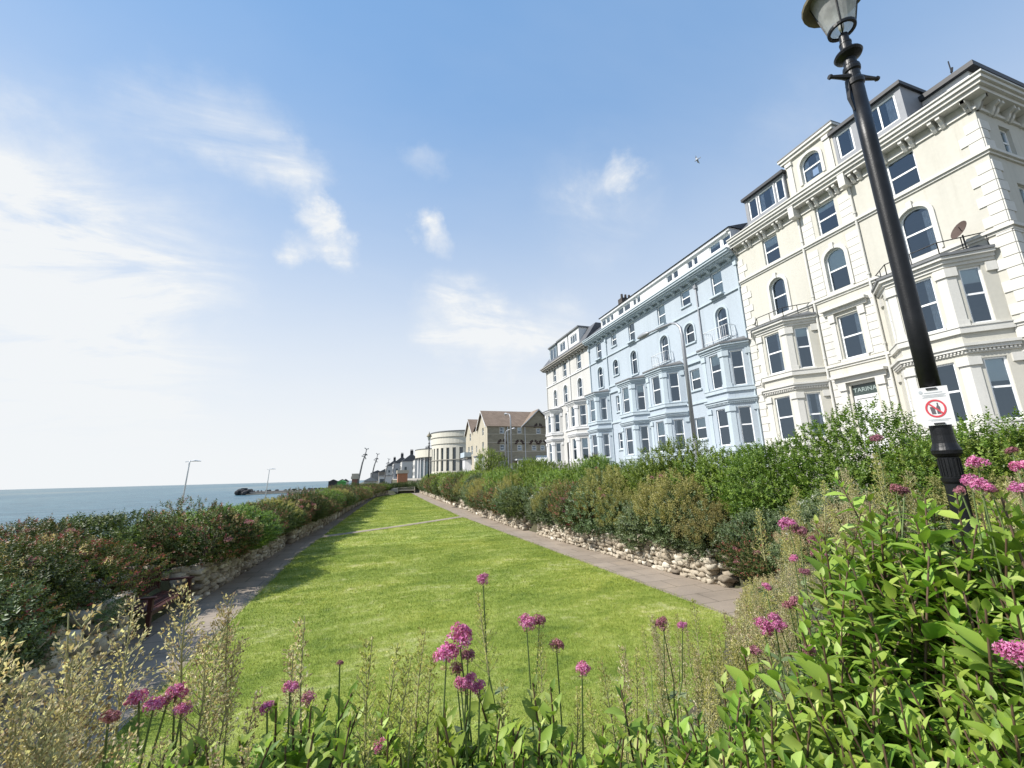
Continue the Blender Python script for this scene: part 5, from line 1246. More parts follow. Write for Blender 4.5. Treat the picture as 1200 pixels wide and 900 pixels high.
for i in range(4): mk('olive', i, seedy_crown(40 + i, 1.0, 1.1, 1.75, 300, .45, .4, (0, 5, 0, 8)[i]), [M['lf_olive'], M['lf_grey'], M['petal_old']])
for i in range(2): mk('tanmound', i, seedy_crown(50 + i, .8, .85, 1.25, 220, .5, .4, 4), [M['lf_tan'], M['lf_grey'], M['petal_old']])
for i in range(2):
    lv = crown(60 + i, .95, 1.0, 1.35, 1500, 12, .2, .075, .038, up=.35, tint=(.45, .22), zmin=-.7)
    mk('grey', i, lv, [M['lf_grey']])
lv = crown(66, .95, 1.0, 1.5, 1400, 12, .2, .07, .036, up=.35, tint=(.4, .2), zmin=-.7); rg = np.random.default_rng(5)
for k in range(60):
    q = rdir(rg, 1, -.1)[0]; b = q * np.array([.97, 1.02, .8]) * 1.02 + np.array([0, 0, .68]); n = 16; dd = rdir(rg, n, -.4); lv.add(b + dd * .05, dd, rg.normal(size=(n, 3)), .05, .045, rg.random(n), 1)
mk('white', 0, lv, [M['lf_grey'], M['lf_white']])
def twigs(seed, h):
    rg = random.Random(seed); m = MB()
    for k in range(7):
        a = rg.random() * 6.28; r = rg.uniform(.15, .5); m.tube([(r * .2 * math.cos(a), r * .2 * math.sin(a), -.15), (r * .5 * math.cos(a), r * .5 * math.sin(a), h * .35), (r * math.cos(a), r * math.sin(a), h * .7)], [.035, .025, .01], 5)
    me = m.build('stem', M['bark']); d = me.data; bpy.data.objects.remove(me); return d
TW = [twigs(1, 1.6), twigs(2, 1.6)]
CAT = {'privet': 'privet_shrub', 'dark': 'evergreen_shrub', 'red': 'red_tipped_shrub', 'olive': 'valerian_mound', 'tanmound': 'valerian_mound', 'grey': 'grey_leaved_shrub', 'white': 'white_flowered_shrub'}
cnt = {}
def shrub(kind, x, y, z, s, label, group, sz=1.0, rz=None):
    i = cnt.get(kind, 0); cnt[kind] = i + 1
    t = thing(CAT[kind], (x, y, z), label, 'shrub' if 'mound' not in CAT[kind] else 'plant', group)
    t.rotation_euler = (0, 0, random.uniform(0, 6.28) if rz is None else rz); t.scale = (s, s, s * sz)
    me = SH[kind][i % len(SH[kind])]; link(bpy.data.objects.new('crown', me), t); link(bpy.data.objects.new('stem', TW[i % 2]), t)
    return t
ORD = 'first second third fourth fifth sixth seventh eighth ninth tenth eleventh twelfth thirteenth fourteenth fifteenth sixteenth seventeenth eighteenth nineteenth twentieth'.split()
KN = {'privet': 'bright green privet', 'dark': 'dark green shrub', 'red': 'red-tipped shrub', 'olive': 'olive seeding valerian mound', 'tanmound': 'tan seeding valerian mound', 'grey': 'grey-green leafy shrub', 'white': 'white-flowered shrub'}
rs = random.Random(11)
# landward side: tall privet behind, seeding mounds spilling over the wall in front
y = 9.4; n = 0
while y < 74:
    st = 1.55 if y < 30 else 2.4
    x = wr(y) + 1.75; near = y < 42
    lab = f'bright green privet of the landward hedge, {ORD[n]} from the gap' if near and n < 20 else 'far bright green privet in the landward hedge, towards the round hall'
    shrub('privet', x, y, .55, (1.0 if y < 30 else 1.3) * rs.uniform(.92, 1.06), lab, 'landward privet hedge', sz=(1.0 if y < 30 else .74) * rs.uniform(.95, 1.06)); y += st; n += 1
seq = ['olive', 'olive', 'grey', 'olive', 'olive', 'red', 'grey', 'olive', 'white', 'olive', 'dark', 'grey', 'olive', 'red', 'white', 'olive', 'red', 'olive']
y = 8.95; n = 0; kc = {}
while y < 76:
    k = seq[n % len(seq)]; st = 1.15 if y < 30 else 1.9
    kc[k] = kc.get(k, 0) + 1; f = {'olive': 1.0, 'grey': 1.05, 'red': 1.0, 'white': 1.1, 'dark': .95}[k] * (1.1 if y < 30 else 1.25) * rs.uniform(.86, 1.12)
    gap = any(abs(y - g) < .8 for g in (19.05, 33.9))
    lab = f'{KN[k]} over the landward wall, {ORD[kc[k] - 1]} of its sort from the gap' if y < 45 else f'far {KN[k]} over the landward wall near the round hall'
    shrub(k, wr(y) + (.55 if not gap else 1.15) + rs.uniform(-.1, .12), y, .34 + rs.uniform(-.1, .12), f, lab, 'plants spilling over the landward wall', sz=rs.uniform(.95, 1.18)); y += st; n += 1
for k, x, y, z, s, lab in (('privet', 8.6, 7.2, 1.0, .84, 'bright green privet standing at the gap, left of the tall one'), ('privet', 8.55, 5.35, 1.15, .88, 'tall bright green privet right behind the black lamp post'), ('privet', 8.9, 4.2, 1.1, .80, 'bright green privet just right of the lamp post notice'), ('privet', 8.9, 2.9, 1.1, .76, 'clipped bright green privet right of the lamp post, beneath the bay'), ('privet', 8.9, 1.6, 1.1, .76, 'bright green privet at the right edge, farthest from the gap'),
        ('privet', 8.5, 3.55, 1.1, .74, 'bright green privet close behind the notice, second right of the lamp'), ('privet', 8.45, 2.3, 1.1, .72, 'bright green privet under the ground floor bay sill'), ('privet', 9.6, 3.4, 1.1, .76, 'bright green privet at the back, between lamp post and bay'), ('olive', 8.1, 6.1, .9, .62, 'olive seeding plant between the gap and the tall privet'), ('grey', 7.7, 6.9, .8, .7, 'small grey-green shrub at the foot of the privet by the gap'), ('tanmound', 7.0, 5.5, .9, .6, 'tan seeding clump in front of the tall privet'), ('tanmound', 6.9, 4.5, 1.1, .75, 'tan seeding clump beside the lamp post foot'), ('olive', 7.6, 3.5, 1.2, .7, 'olive seeding plant right behind the lamp post foot'), ('white', 7.5, 5.3, 1.0, .75, 'white-flowered shrub beneath the tall privet'),
        ('tanmound', 4.3, 3.9, .7, .45, 'tan seeding clump by the near end of the paved path'), ('tanmound', 5.4, 4.9, .5, .45, 'tan seeding clump spilling onto the end of the paved path'), ('tanmound', 3.4, 3.1, .8, .45, 'tan seeding clump at the near corner of the lawn'), ('tanmound', 5.6, 3.6, 1.0, .55, 'tan seeding clump between path end and lamp post'), ('red', 7.1, 6.4, .5, .55, 'low red-tipped plant beside the gap in the wall')):
    shrub(k, x, y, z, s, lab, None)
# seaward side
seqL = ['red', 'dark', 'red', 'red', 'dark', 'red', 'privet', 'red', 'dark', 'olive', 'red']
y = 6.2; n = 0; kc = {}
while y < 76:
    k = seqL[n % len(seqL)]; st = 1.35 if y < 32 else 2.0; kc[k] = kc.get(k, 0) + 1
    s = (.92 if y < 32 else 1.05) * rs.uniform(.92, 1.1); zz = {'privet': .58, 'olive': .78, 'dark': .76}.get(k, .88)
    if 9.0 < y < 12.3: dx = -1.85; s *= .95
    elif y < 9: dx = -.92; s *= .88
    else: dx = -.12
    if y > 24: zz *= .93
    if y > 40: zz *= .85
    lab = f'{KN[k]} on the seaward wall, {ORD[kc[k] - 1]} of its sort from the near end' if y < 42 else f'far {KN[k]} on the seaward wall, past the crossing path'
    shrub(k, wl(y) + dx + rs.uniform(-.1, .1), y, .80 if 9.0 < y < 12.3 else .62, s, lab, 'shrubs along the seaward wall', sz=zz); y += st; n += 1
y = 7.0; n = 0
while y < 70:
    shrub('privet', wl(y) - 2.3, y, .3, .95 * rs.uniform(.9, 1.1), f'bright green shrub behind the seaward hedge, {ORD[n]} from the near end' if n < 14 else 'far bright green shrub behind the seaward hedge', 'green shrubs behind the seaward hedge', sz=.50 if y < 24 else .47); y += 1.9 if y < 30 else 3.2; n += 1
for x, y, z, k, s, lab in ((-4.3, 7.2, .25, 'grey', .70, 'grey-green valerian leaves hanging over the near seaward wall'), (-4.4, 8.5, .25, 'grey', .6, 'grey-green valerian leaves hanging down beside the bench'), (-5.0, 8.0, .6, 'tanmound', .8, 'tan seeding valerian above the near seaward wall'), (-4.35, 6.2, .4, 'grey', .8, 'grey-green valerian leaves at the nearest end of the seaward wall')):
    shrub(k, x, y, z, s, lab, None)
n = 0
for x in np.arange(-3.5, 9, 1.7):
    shrub('dark', float(x), 80.6 + rs.uniform(-.3, .3), .5, 1.0, f'dark green shrub of the end hedge, {ORD[n]} from the sea side', 'end hedge', sz=.82); n += 1
shrub('privet', 9.6, 36.5, .9, 1.1, 'lighter green young tree standing above the landward hedge, before the stone house', None, sz=1.28)
# dark red cordyline in the forecourt of the blue terrace
t = thing('cordyline', (18.6, 33.4, ZB + .1), 'dark red spiky cordyline before the pale blue terrace', 'plant')
rg = np.random.default_rng(2); lv = Leaves(); d = rdir(rg, 120, -.2); lv.add(np.tile([0, 0, 1.1], (120, 1)), d, rg.normal(size=(120, 3)), .8 * rg.uniform(.7, 1.1, 120), .05, rg.random(120))
link(bpy.data.objects.new('crown', mesh_from('crown', lv, [leaf_mat('dark_red_blade', [(0, (.04, .015, .012)), (1, (.10, .04, .03))])], hi=True)), t)
m = MB(); m.tube([(0, 0, 0), (0, 0, 1.15)], [.07, .05], 8); m.build('stem', M['bark'], t)

# ------------------------------------------------------------------ foreground plants
def leafy_stem(seed, h=.62, n=24, leaf=.078):
    rg = np.random.default_rng(seed); lv = Leaves(); m = MB()
    bx, by = rg.normal(0, .05, 2); pts = [(bx * t * t, by * t * t, h * t) for t in np.linspace(0, 1, 7)]
    m.tube(pts, np.linspace(.0055, .002, 7), 5, cap=False)
    for i in range(n):
        t = (i + .5) / n; z = h * t; c = np.array([bx * t * t, by * t * t, z]); a0 = i * 1.571 + rg.normal(0, .25); top = max(0, (t - .8) / .2)
        for s in (0, math.pi):
            a = a0 + s; o = np.array([math.cos(a), math.sin(a), 0]); el = .48 + .8 * top + rg.normal(0, .24); d = o * math.cos(el) + np.array([0, 0, math.sin(el)])
            nn = np.array([0, 0, 1]) * math.cos(el) - o * math.sin(el) + rg.normal(0, .22, 3); sz = leaf * rg.choice([.55, .75, .95, 1.08, 1.2]) * rg.uniform(.85, 1.12) * (1 - .62 * top)
            lv.add([c], [d], [nn], sz, sz * rg.uniform(.32, .50), np.clip(rg.normal(.46 + .3 * top, .25), 0, 1))
    return mesh_from('leafy_stem', lv, [M['lf_broad'], M['stem_red']], hi=True, extra=m, droop=.26)
LS = [leafy_stem(100 + i, .6 + .03 * i, 24 + i % 3, .074 + .004 * (i % 3)) for i in range(6)]
def inside(poly, x, y):
    c = False
    for (x0, y0), (x1, y1) in zip(poly, poly[1:] + poly[:1]):
        if (y0 > y) != (y1 > y) and x < (x1 - x0) * (y - y0) / (y1 - y0) + x0: c = not c
    return c
rs = random.Random(21)
def leafy_area(poly, step, dist, cells):
    """stems scattered over an area; each bush owns the stems round its centre"""
    xs_ = [p[0] for p in poly]; ys_ = [p[1] for p in poly]; got = {i: [] for i in range(len(cells))}
    y = min(ys_)
    while y < max(ys_):
        x = min(xs_) + rs.random() * step
        while x < max(xs_):
            px, py = x + rs.uniform(-.45, .45) * step, y + rs.uniform(-.45, .45) * step
            if inside(poly, px, py):
                i = min(range(len(cells)), key=lambda k: (cells[k][0] - px) ** 2 + (cells[k][1] - py) ** 2)
                got[i].append(at(px, py, dist(px, py) * rs.uniform(.93, 1.07)))
            x += step
        y += step * .8
    for i, (cx, cy, lab) in enumerate(cells):
        if not got[i]: continue
        g = got[i]; c = sum(g, Vector()) / len(g); gz = ground_z(c.x, c.y); b = thing('leafy_bush', (c.x, c.y, gz), lab, 'bush', 'broad-leaved bushes in the near bed')
        for tip in g:
            me = rs.choice(LS); o = link(bpy.data.objects.new('leafy_stem', me), b); s = rs.uniform(.85, 1.12)
            lean = (rs.gauss(0, .14), rs.gauss(0, .14)); o.rotation_euler = (lean[0], lean[1], rs.random() * 6.28); o.scale = (s, s, s)
            top = o.rotation_euler.to_matrix() @ Vector((0, 0, max(v.co.z for v in me.vertices) * s)); o.location = tip - top - b.location
D1 = lambda px, py: 0.98 + (900 - py) / 330 * .78 + max(0, px - 900) / 300 * .1
leafy_area([(590, 905), (650, 860), (700, 825), (790, 800), (860, 780), (912, 750), (945, 695), (958, 625), (990, 595), (1030, 574), (1075, 570), (1110, 582), (1140, 590), (1230, 585), (1230, 980), (590, 980)], 25, D1,
    [(650, 900, 'broad-leaved green bush at the lower middle, below the small pink buds'), (780, 850, 'broad-leaved green bush left of the dense one, before the tan seed heads'), (900, 800, 'broad-leaved green bush beside the three pink blooms'), (1000, 700, 'tall dense broad-leaved bush left of the lamp post foot'), (1130, 680, 'dense broad-leaved bush right under the lamp post'), (1000, 880, 'broad-leaved green bush at the bottom, left of the single pink bloom'), (1160, 850, 'broad-leaved green bush below the single pink bloom at the edge')])
leafy_area([(60, 915), (200, 880), (300, 842), (340, 815), (400, 822), (470, 835), (540, 818), (610, 804), (670, 812), (610, 980), (60, 980)], 22, lambda a, b: .98 + (900 - b) / 330 * .6, [(190, 900, 'sparse broad-leaved plant at the lower left, under the pale stalks'), (370, 890, 'sparse broad-leaved plant below the pale stalk on the lawn side'), (530, 890, 'sparse broad-leaved plant below the tall pink blooms')])
leafy_area([(940, 600), (985, 555), (1040, 558), (1090, 560), (1140, 566), (1240, 560), (1240, 640), (1000, 640)], 30, lambda a, b: 1.8, [(1010, 590, 'taller leafy bush between the tan clumps and the lamp post foot'), (1170, 600, 'leafy bush among the pink blooms right of the lamp post foot')])

# valerian: flower heads, seed plumes and stalks
def flower_mesh(seed, mats):
    rg = np.random.default_rng(seed); lv = Leaves(); lobes = rdir(rg, 9, -.1) * .021
    for l in lobes:
        n = 34; d = rdir(rg, n, -.55); p = l + d * .0155 * rg.uniform(.75, 1.1, n)[:, None]
        for k in range(3):
            q = perp(rg, d); lv.add(p, q + d * .5, d, .0072 * rg.uniform(.7, 1.3, n), .0045, np.clip(rg.normal(.5, .25, n), 0, 1), 0)
    n = 26; d = rdir(rg, n, -1); d[:, 2] = -np.abs(d[:, 2]) * .6; lv.add(d * .012 - [0, 0, .016], d + [0, 0, .6], rg.normal(size=(n, 3)), .014, .004, rg.random(n), 1)
    return mesh_from('flower_head', lv, mats)
FL = [flower_mesh(200 + i, [M['petal'], M['lf_tan']]) for i in range(4)]; FO = [flower_mesh(210 + i, [M['petal_old'], M['lf_tan']]) for i in range(2)]
M['lf_plume'] = leaf_mat('yellow_green_seed', [(0, (.26, .25, .07)), (.4, (.42, .40, .13)), (.75, (.56, .52, .22)), (1, (.70, .62, .34))], trans=.45, rough=.8, spec=.15)
M['stem_pale'] = plain('pale_stalk', (.34, .33, .15), .7, var=.2, scale=12)
def plume_mesh(seed, L, wid, mats, fill=1.0):
    """one seed plume: paired side branches, forked, set with small winged seeds"""
    rg = np.random.default_rng(seed); lv = Leaves(); m = MB(); m.tube([(0, 0, 0), (0, 0, L * .5), (rg.normal(0, .01), rg.normal(0, .01), L)], [.0028, .002, .0009], 4, cap=False)
    nn = 10
    for i in range(nn):
        t = (i + .3) / nn; z = L * t; a0 = i * 1.571 + rg.normal(0, .2)
        for s in range(4 if t < .85 else 3):
            a = a0 + s * 1.571 + rg.normal(0, .25); bl = wid * ((1 - t) ** .75 * .95 + .10) * rg.uniform(.7, 1.1); o = np.array([math.cos(a), math.sin(a), 0])
            d = unit(o * .75 + np.array([0, 0, .65 + .4 * t])); c = np.array([0, 0, z]); m.tube([c, c + d * bl * .6, c + d * bl + [0, 0, bl * .12]], [.0011, .0009, .0005], 3, cap=False)
            n = max(8, int(bl / .0020 * fill)); u = rg.uniform(.12, 1.0, n) ** .6 * 1.05; p = c + d * bl * u[:, None] + rg.normal(0, .005, (n, 3)) + np.array([0, 0, 1]) * (bl * .12 * u * u)[:, None]
            lv.add(p, unit(d + rg.normal(0, .55, (n, 3))), rg.normal(size=(n, 3)), .0082 * rg.uniform(.6, 1.4, n), .0046 * rg.uniform(.6, 1.3, n), np.clip(rg.normal(.55 - .15 * t, .24, n), 0, 1))
    return mesh_from('seed_plume', lv, mats + [M['stem_pale']], extra=m)
PT = [plume_mesh(300 + i, .28, .09, [M['lf_tan']], .62) for i in range(4)]; PO = [plume_mesh(310 + i, .25, .055, [M['lf_plume']], .34) for i in range(4)]; PN = [plume_mesh(320 + i, .23, .032, [M['lf_tan']], .5) for i in range(3)]
rv = random.Random(5)
def stalk_leaves(lv, rg, base, tip, n=5, lo=.1, hi=.6):
    for k in range(n):
        t = lo + (hi - lo) * k / n; c = np.array(base.lerp(tip, t)); a0 = k * 1.57 + rg.normal(0, .3)
        for s in (0, math.pi):
            o = np.array([math.cos(a0 + s), math.sin(a0 + s), .55]); sz = .075 * (1.1 - .6 * t) * rg.uniform(.8, 1.2); lv.add([c], [o], [np.array([-o[0] * .4, -o[1] * .4, 1]) + rg.normal(0, .2, 3)], sz, sz * .42, np.clip(rg.normal(.5, .2), 0, 1))
def valerian(label, heads, plumes, group='valerian in the near bed', leaves=5, seed=0):
    """heads: (px, py, dist, size, old?)   plumes: (px, py, dist, mesh list, scale)"""
    pts = [at(h[0], h[1], h[2]) for h in heads + plumes]; c = sum(pts, Vector()) / len(pts); back = Vector((c.x, c.y, 0)).normalized() * .08
    gx, gy = c.x + back.x + rv.uniform(-.05, .05), c.y + back.y; gz = ground_z(gx, gy)
    t = thing('valerian', (gx, gy, gz), label, 'flower', group); o = Vector((gx, gy, gz)); rg = np.random.default_rng(seed + 900)
    m = MB(); lv = Leaves()
    for i, p in enumerate(pts):
        p = p - o; ft = Vector((rv.uniform(-.05, .05), rv.uniform(-.05, .05), 0)); end = p
        if i >= len(heads):
            q = plumes[i - len(heads)]; end = p - Vector((0, 0, .28 * q[4] * (1 if q[3] is PT else .9)))
        mid = ft.lerp(end, .55) + Vector((rv.uniform(-.03, .03), rv.uniform(-.03, .03), .02)); kn = ft.lerp(end, .8) + Vector((rv.uniform(-.02, .02), rv.uniform(-.02, .02), 0)); m.tube([ft, mid, kn, end], [.0038, .003, .0024, .0018], 5, cap=False)
        stalk_leaves(lv, rg, ft.lerp(mid, .5), end, leaves + 3, .0, .8)
        if i < len(heads):
            h = heads[i]; f = link(bpy.data.objects.new('flower_head', rv.choice(FO if h[4] else FL)), t); f.location = p; f.scale = (h[3] * .9,) * 3; f.rotation_euler = (rv.uniform(-.5, .5), rv.uniform(-.5, .5), rv.random() * 6.28)
        else:
            f = link(bpy.data.objects.new('seed_plume', rv.choice(q[3])), t); f.location = end; f.scale = (q[4],) * 3; f.rotation_euler = (rv.uniform(-.14, .14), rv.uniform(-.14, .14), rv.random() * 6.28)
    m.build('stem', M['stem'], t); s = link(bpy.data.objects.new('foliage', mesh_from('foliage', lv, [M['lf_grey']], hi=True)), t)
    return t
A_ = 1.15
valerian('tall valerian with the two largest pink blooms, before the middle of the lawn', [(538, 749, 1.12, 1.05, 0), (523, 772, 1.1, .98, 0), (548, 771, 1.14, .6, 1), (534, 786, 1.12, .55, 1), (546, 806, 1.08, .62, 0), (562, 808, 1.1, .62, 0), (540, 803, 1.06, .5, 0), (552, 797, 1.1, .5, 0)], [], seed=1)
valerian('slender valerian topped by one small pink bloom, tallest over the lawn', [(566, 680, 1.3, .62, 0)], [(572, 694, 1.3, PO, .85)], seed=2, leaves=2)
valerian('valerian with a round pink bloom leaning over the lawn, yellowing plume beside it', [(617, 732, 1.25, .78, 0), (632, 730, 1.28, .7, 1), (652, 758, 1.25, .62, 1)], [(632, 742, 1.25, PO, .75)], seed=3, leaves=2)
valerian('valerian with a single upright pink-brown bud above the green leaves', [(682, 786, 1.12, .62, 0)], [], seed=4, leaves=5)
valerian('valerian with small pink buds low beside the shaded path', [(163, 820, 1.15, .62, 0), (180, 830, 1.12, .6, 0), (205, 815, 1.15, .65, 0), (213, 833, 1.12, .5, 0), (127, 845, 1.1, .5, 1), (196, 824, 1.15, .5, 1)], [], seed=5, leaves=3)
valerian('leafy valerian stalk with two tiny pink buds before the lawn', [(340, 808, 1.1, .5, 0), (313, 832, 1.1, .5, 0), (362, 820, 1.12, .5, 1)], [], seed=6, leaves=6)
valerian('valerian with one tiny pink bud low at the bottom middle', [(446, 874, 1.05, .45, 0)], [], seed=7, leaves=4)
valerian('dark-stemmed leafy stalk standing bare against the lawn', [(398, 778, 1.15, .25, 1)], [], seed=8, leaves=8)
valerian('pair of pink blooms over the tan seed heads near the path', [(893, 735, 1.75, .98, 0), (908, 727, 1.78, .75, 0), (914, 735, 1.75, .72, 0), (897, 688, 1.95, .6, 0), (932, 706, 1.8, .62, 1), (925, 712, 1.8, .7, 1), (948, 731, 1.7, .55, 1)], [], seed=9, leaves=3)
valerian('valerian with two small pink buds above the tan seed heads', [(776, 732, 1.7, .68, 1), (800, 735, 1.75, .6, 0), (778, 728, 1.7, .5, 1)], [(772, 720, 1.7, PN, .8)], seed=10, leaves=2)
valerian('cluster of pink blooms beside the gap in the stone wall', [(924, 616, 2.5, 1.25, 0), (937, 625, 2.5, 1.1, 1), (955, 635, 2.45, .9, 1), (931, 656, 2.4, .7, 0), (958, 649, 2.4, .8, 1), (964, 650, 2.4, .6, 0), (943, 672, 2.3, .7, 1)], [], seed=11, leaves=4)
valerian('pink bloom cluster just right of the lamp post foot', [(1146, 544, 1.7, .72, 0), (1138, 564, 1.65, .6, 0), (1150, 572, 1.6, .75, 0), (1162, 576, 1.65, .5, 1), (1126, 576, 1.65, .45, 1)], [], seed=12, leaves=4)
valerian('pink blooms at the right edge above the dense bush', [(1197, 548, 1.6, .6, 0), (1196, 573, 1.55, .6, 0), (1186, 530, 1.9, .5, 1)], [], seed=13, leaves=4)
valerian('single magenta bloom low in the dense green bush', [(1193, 768, 1.05, .75, 0)], [], seed=14, leaves=5)
valerian('lone pink bloom in front of the tall privet', [(1028, 516, 3.0, 1.0, 1)], [(1024, 530, 3.0, PO, 1.4)], seed=15, leaves=3)
valerian('faded pink heads half hidden in the dense bush left of the lamp', [(1050, 575, 1.9, .7, 1), (1060, 578, 1.9, .6, 1), (885, 765, 1.5, .6, 1), (950, 765, 1.3, .5, 1)], [], seed=16, leaves=3)
# seed plumes on the near left, one plant each
for k, (lab, pl) in enumerate((
    ('broad tan seed plume before the shaded stone wall', [(98, 722, 1.15, PT, 1.25), (78, 770, 1.1, PT, .95), (118, 775, 1.12, PT, 1.0), (88, 800, 1.05, PT, .9)]),
    ('lower tan seed plume left of the broad one', [(50, 765, 1.05, PT, 1.05), (30, 800, 1.0, PT, .9), (62, 815, 1.0, PT, .85)]),
    ('tan seed plume cut by the left edge', [(2, 752, 1.0, PT, .9)]),
    ('single tan seed plume before the bench', [(160, 703, 1.2, PT, .85)]),
    ('close pair of tall tan seed plumes before the lawn edge', [(233, 682, 1.25, PT, 1.0), (255, 702, 1.2, PT, .95), (242, 745, 1.15, PT, .9)]),
    ('slim tan seed plume right of the tall pair', [(282, 694, 1.25, PN, 1.05), (270, 740, 1.2, PN, .9)]),
    ('pale narrow stalk of seeds leaning over the lawn', [(364, 712, 1.25, PN, 1.15), (352, 745, 1.2, PN, .9)]),
    ('olive branching plume before the lawn middle', [(435, 740, 1.15, PO, 1.15), (450, 752, 1.15, PO, 1.1), (465, 768, 1.12, PO, 1.0)]),
    ('thin olive plume left of the two largest blooms', [(488, 740, 1.2, PO, .9), (500, 765, 1.15, PO, .9)]),
    ('tan plume low at the lower left corner', [(20, 850, .95, PT, .9), (95, 850, .95, PT, .85), (130, 870, .95, PT, .8)]),
    ('tangle of pale seed stalks below the small pink buds', [(215, 860, 1.0, PT, .75), (265, 850, 1.0, PN, .9), (300, 870, 1.0, PT, .7), (240, 800, 1.1, PN, .9), (285, 800, 1.1, PN, .9)]),
    ('pale seed stalks low before the lawn', [(420, 840, 1.0, PO, .9), (480, 830, 1.05, PO, .9), (520, 850, 1.0, PO, .8), (590, 800, 1.15, PO, .9)]),
    ('thin olive seed stalks right of the leaning bloom', [(668, 800, 1.2, PO, .8), (725, 748, 1.5, PN, 1.0), (715, 770, 1.4, PO, .9)]))):
    valerian(lab, [], pl, group='valerian gone to seed', leaves=3, seed=30 + k)
# tan drift beyond the broad-leaved bushes, towards the path
def drift(lab, poly, n, dist, mesh, sc, seed):
    rq = random.Random(seed); xs_ = [p[0] for p in poly]; ys_ = [p[1] for p in poly]; pl = []
    while len(pl) < n:
        a, b = rq.uniform(min(xs_), max(xs_)), rq.uniform(min(ys_), max(ys_))
        if inside(poly, a, b): pl.append((a, b, dist(b) * rq.uniform(.94, 1.06), rq.choice(mesh), sc * rq.uniform(.8, 1.2)))
    valerian(lab, [], pl, group='valerian gone to seed', leaves=3, seed=seed)
DD = lambda py: 1.5 + max(0, 800 - py) / 160 * 1.5
drift('drift of brown-tipped seed stalks at the near corner of the lawn', [(680, 760), (740, 735), (790, 700), (790, 800), (700, 820)], 14, DD, [PO, PN], .9, 61)
drift('drift of tan seed stalks before the end of the paved path', [(790, 700), (850, 690), (870, 740), (860, 790), (790, 800)], 20, DD, [PO, PO, PN], .95, 62)
drift('tan seed stalks between the path end and the pink pair', [(850, 685), (905, 670), (920, 720), (880, 770), (860, 760)], 20, DD, [PO, PO, PT], .9, 63)
drift('tan seed stalks below the pink cluster at the wall gap', [(890, 660), (950, 640), (960, 680), (930, 720), (900, 700)], 12, DD, [PO, PT], .9, 64)
drift('olive seed stalks standing before the privet at the gap', [(880, 560), (960, 540), (985, 600), (940, 640), (890, 640)], 9, lambda b: 3.6, [PO, PO], 1.3, 65)
drift('olive seed stalks left of the lamp post foot', [(970, 540), (1090, 530), (1100, 560), (1000, 600)], 9, lambda b: 3.0, [PO, PT], 1.1, 66)
drift('tan seed stalks right of the lamp post foot', [(1120, 560), (1200, 540), (1200, 585), (1130, 590)], 9, lambda b: 2.1, [PO, PT], .9, 67)
# ------------------------------------------------------------------ daylight
SUN_EL, SUN_AZ = R(46), R(-80)      # azimuth measured from +Y, towards +X
sd = bpy.data.lights.new('sun', 'SUN'); sd.energy = 5.0; sd.angle = R(.53); sd.color = (1, .955, .89)
so = link(bpy.data.objects.new('sun', sd)); sv = Vector((math.sin(SUN_AZ) * math.cos(SUN_EL), math.cos(SUN_AZ) * math.cos(SUN_EL), math.sin(SUN_EL)))
so.rotation_euler = sv.to_track_quat('Z', 'Y').to_euler(); so.location = (-30, 20, 40)
w = bpy.data.worlds.new('World'); bpy.context.scene.world = w; w.use_nodes = True; nt = w.node_tree; nt.nodes.clear()
wo = nt.nodes.new('ShaderNodeOutputWorld'); bg = nt.nodes.new('ShaderNodeBackground'); bg.inputs[1].default_value = .12
sky = nt.nodes.new('ShaderNodeTexSky'); sky.sky_type = 'NISHITA'; sky.sun_disc = False; sky.sun_elevation = SUN_EL; sky.sun_rotation = SUN_AZ
sky.air_density = 1.0; sky.dust_density = .25; sky.ozone_density = 1.6; sky.altitude = 10
tc = nt.nodes.new('ShaderNodeTexCoord'); dirv = tc.outputs['Generated']
sep = nt.nodes.new('ShaderNodeSeparateXYZ'); nt.links.new(dirv, sep.inputs[0])
# clouds lie on a high layer: project the view direction onto it
def math_(op, a, b=None, c=None):
    n = nt.nodes.new('ShaderNodeMath'); n.operation = op
    for s, v in zip(n.inputs, (a, b, c)):
        if v is None: continue
        if isinstance(v, (int, float)): s.default_value = v
        else: nt.links.new(v, s)
    return n.outputs[0]
zz = math_('ADD', math_('MAXIMUM', sep.outputs[2], 0.0), .16)
cx_, cy_ = math_('DIVIDE', sep.outputs[0], zz), math_('DIVIDE', sep.outputs[1], zz)
cv = nt.nodes.new('ShaderNodeCombineXYZ'); nt.links.new(cx_, cv.inputs[0]); nt.links.new(cy_, cv.inputs[1])
mp = nt.nodes.new('ShaderNodeMapping'); mp.inputs['Rotation'].default_value = (0, 0, R(25)); mp.inputs['Scale'].default_value = (.75, 1.5, 1); nt.links.new(cv.outputs[0], mp.inputs[0])
n1 = noise(nt, mp.outputs[0], 2.2, 9, .62, .6); n2 = noise(nt, mp.outputs[0], .9, 5, .6, .3)
wrp = nt.nodes.new('ShaderNodeVectorMath'); wrp.operation = 'MULTIPLY_ADD'
wn = noise(nt, dirv, 9, 6, .62); nt.links.new(wn.outputs['Color'], wrp.inputs[0]); wrp.inputs[1].default_value = (.15, .15, .15)
off = nt.nodes.new('ShaderNodeVectorMath'); off.operation = 'ADD'; off.inputs[1].default_value = (-.075, -.075, -.075); nt.links.new(dirv, off.inputs[0]); nt.links.new(off.outputs[0], wrp.inputs[2])
warped = wrp.outputs[0]
total = None
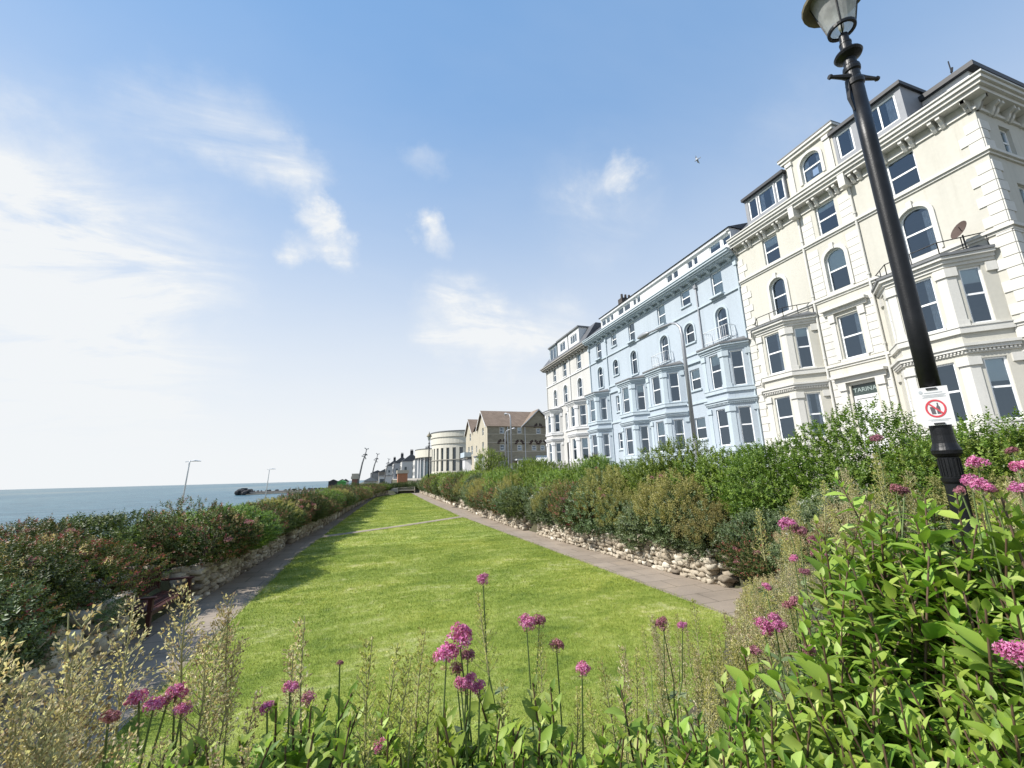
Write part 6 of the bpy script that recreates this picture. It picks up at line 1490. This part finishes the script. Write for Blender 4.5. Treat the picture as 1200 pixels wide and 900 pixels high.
# (photo px of the cloud's bearing and height, angular size, density)
for px, py, rad, k in ((40, 335, .30, .62), (120, 290, .22, .30), (10, 230, .14, .35), (60, 400, .28, .35), (300, 170, .10, .34), (230, 135, .09, .30), (160, 125, .07, .22), (345, 195, .07, .30), (372, 252, .055, .8), (395, 290, .06, .8), (345, 300, .04, .5), (352, 295, .04, .25), (505, 272, .05, .8), (722, 203, .055, .85), (690, 225, .06, .26), (500, 190, .05, .20), (540, 372, .12, .85), (590, 395, .11, .6), (455, 498, .07, .42), (160, 470, .14, .22), (650, 400, .12, .40), (940, 140, .10, .12), (700, 240, .14, .16)):
    d = ray(px, py).normalized(); ds = nt.nodes.new('ShaderNodeVectorMath'); ds.operation = 'DISTANCE'; nt.links.new(warped, ds.inputs[0]); ds.inputs[1].default_value = d
    mr = nt.nodes.new('ShaderNodeMapRange'); mr.interpolation_type = 'SMOOTHSTEP'; mr.inputs['From Min'].default_value = rad * 1.15; mr.inputs['From Max'].default_value = 0; mr.inputs['To Max'].default_value = k; nt.links.new(ds.outputs['Value'], mr.inputs[0])
    total = mr.outputs[0] if total is None else math_('ADD', total, mr.outputs[0])
tex = ramp(nt, [(.34, (.12,) * 3), (.5, (.75,) * 3), (.68, (1.75,) * 3)], n1.outputs['Fac'])
cl = math_('MULTIPLY', math_('MULTIPLY', total, 1.45), tex.outputs[0])
veil = ramp(nt, [(.42, (0,) * 3), (.75, (.42,) * 3)], n2.outputs['Fac'])
low = nt.nodes.new('ShaderNodeMapRange'); low.interpolation_type = 'SMOOTHSTEP'; low.inputs['From Min'].default_value = .82; low.inputs['From Max'].default_value = -.03; low.inputs['To Max'].default_value = .98; nt.links.new(sep.outputs[2], low.inputs[0])
cl = math_('ADD', cl, math_('MULTIPLY', veil.outputs[0], .24))
a = math_('SUBTRACT', 1.0, math_('MULTIPLY', math_('SUBTRACT', 1.0, math_('MINIMUM', cl, 1.0)), math_('SUBTRACT', 1.0, low.outputs[0])))
gm = nt.nodes.new('ShaderNodeGamma'); gm.inputs[1].default_value = .25; nt.links.new(sky.outputs[0], gm.inputs[0])
blue = mixc(nt, 1.0, gm.outputs[0], SKYT, 'MULTIPLY')
col = mixc(nt, math_('MINIMUM', a, .96), blue, (SKYW * .97, SKYW * .99, SKYW))
nt.links.new(col, bg.inputs[0]); nt.links.new(bg.outputs[0], wo.inputs[0])
sc = bpy.context.scene
sc.view_settings.view_transform = 'Standard'; sc.view_settings.look = 'None'; sc.view_settings.exposure = EXPO; sc.view_settings.gamma = 1
sc.cycles.max_bounces = 8; sc.cycles.transparent_max_bounces = 12; sc.cycles.sample_clamp_indirect = 6; sc.cycles.use_denoising = True
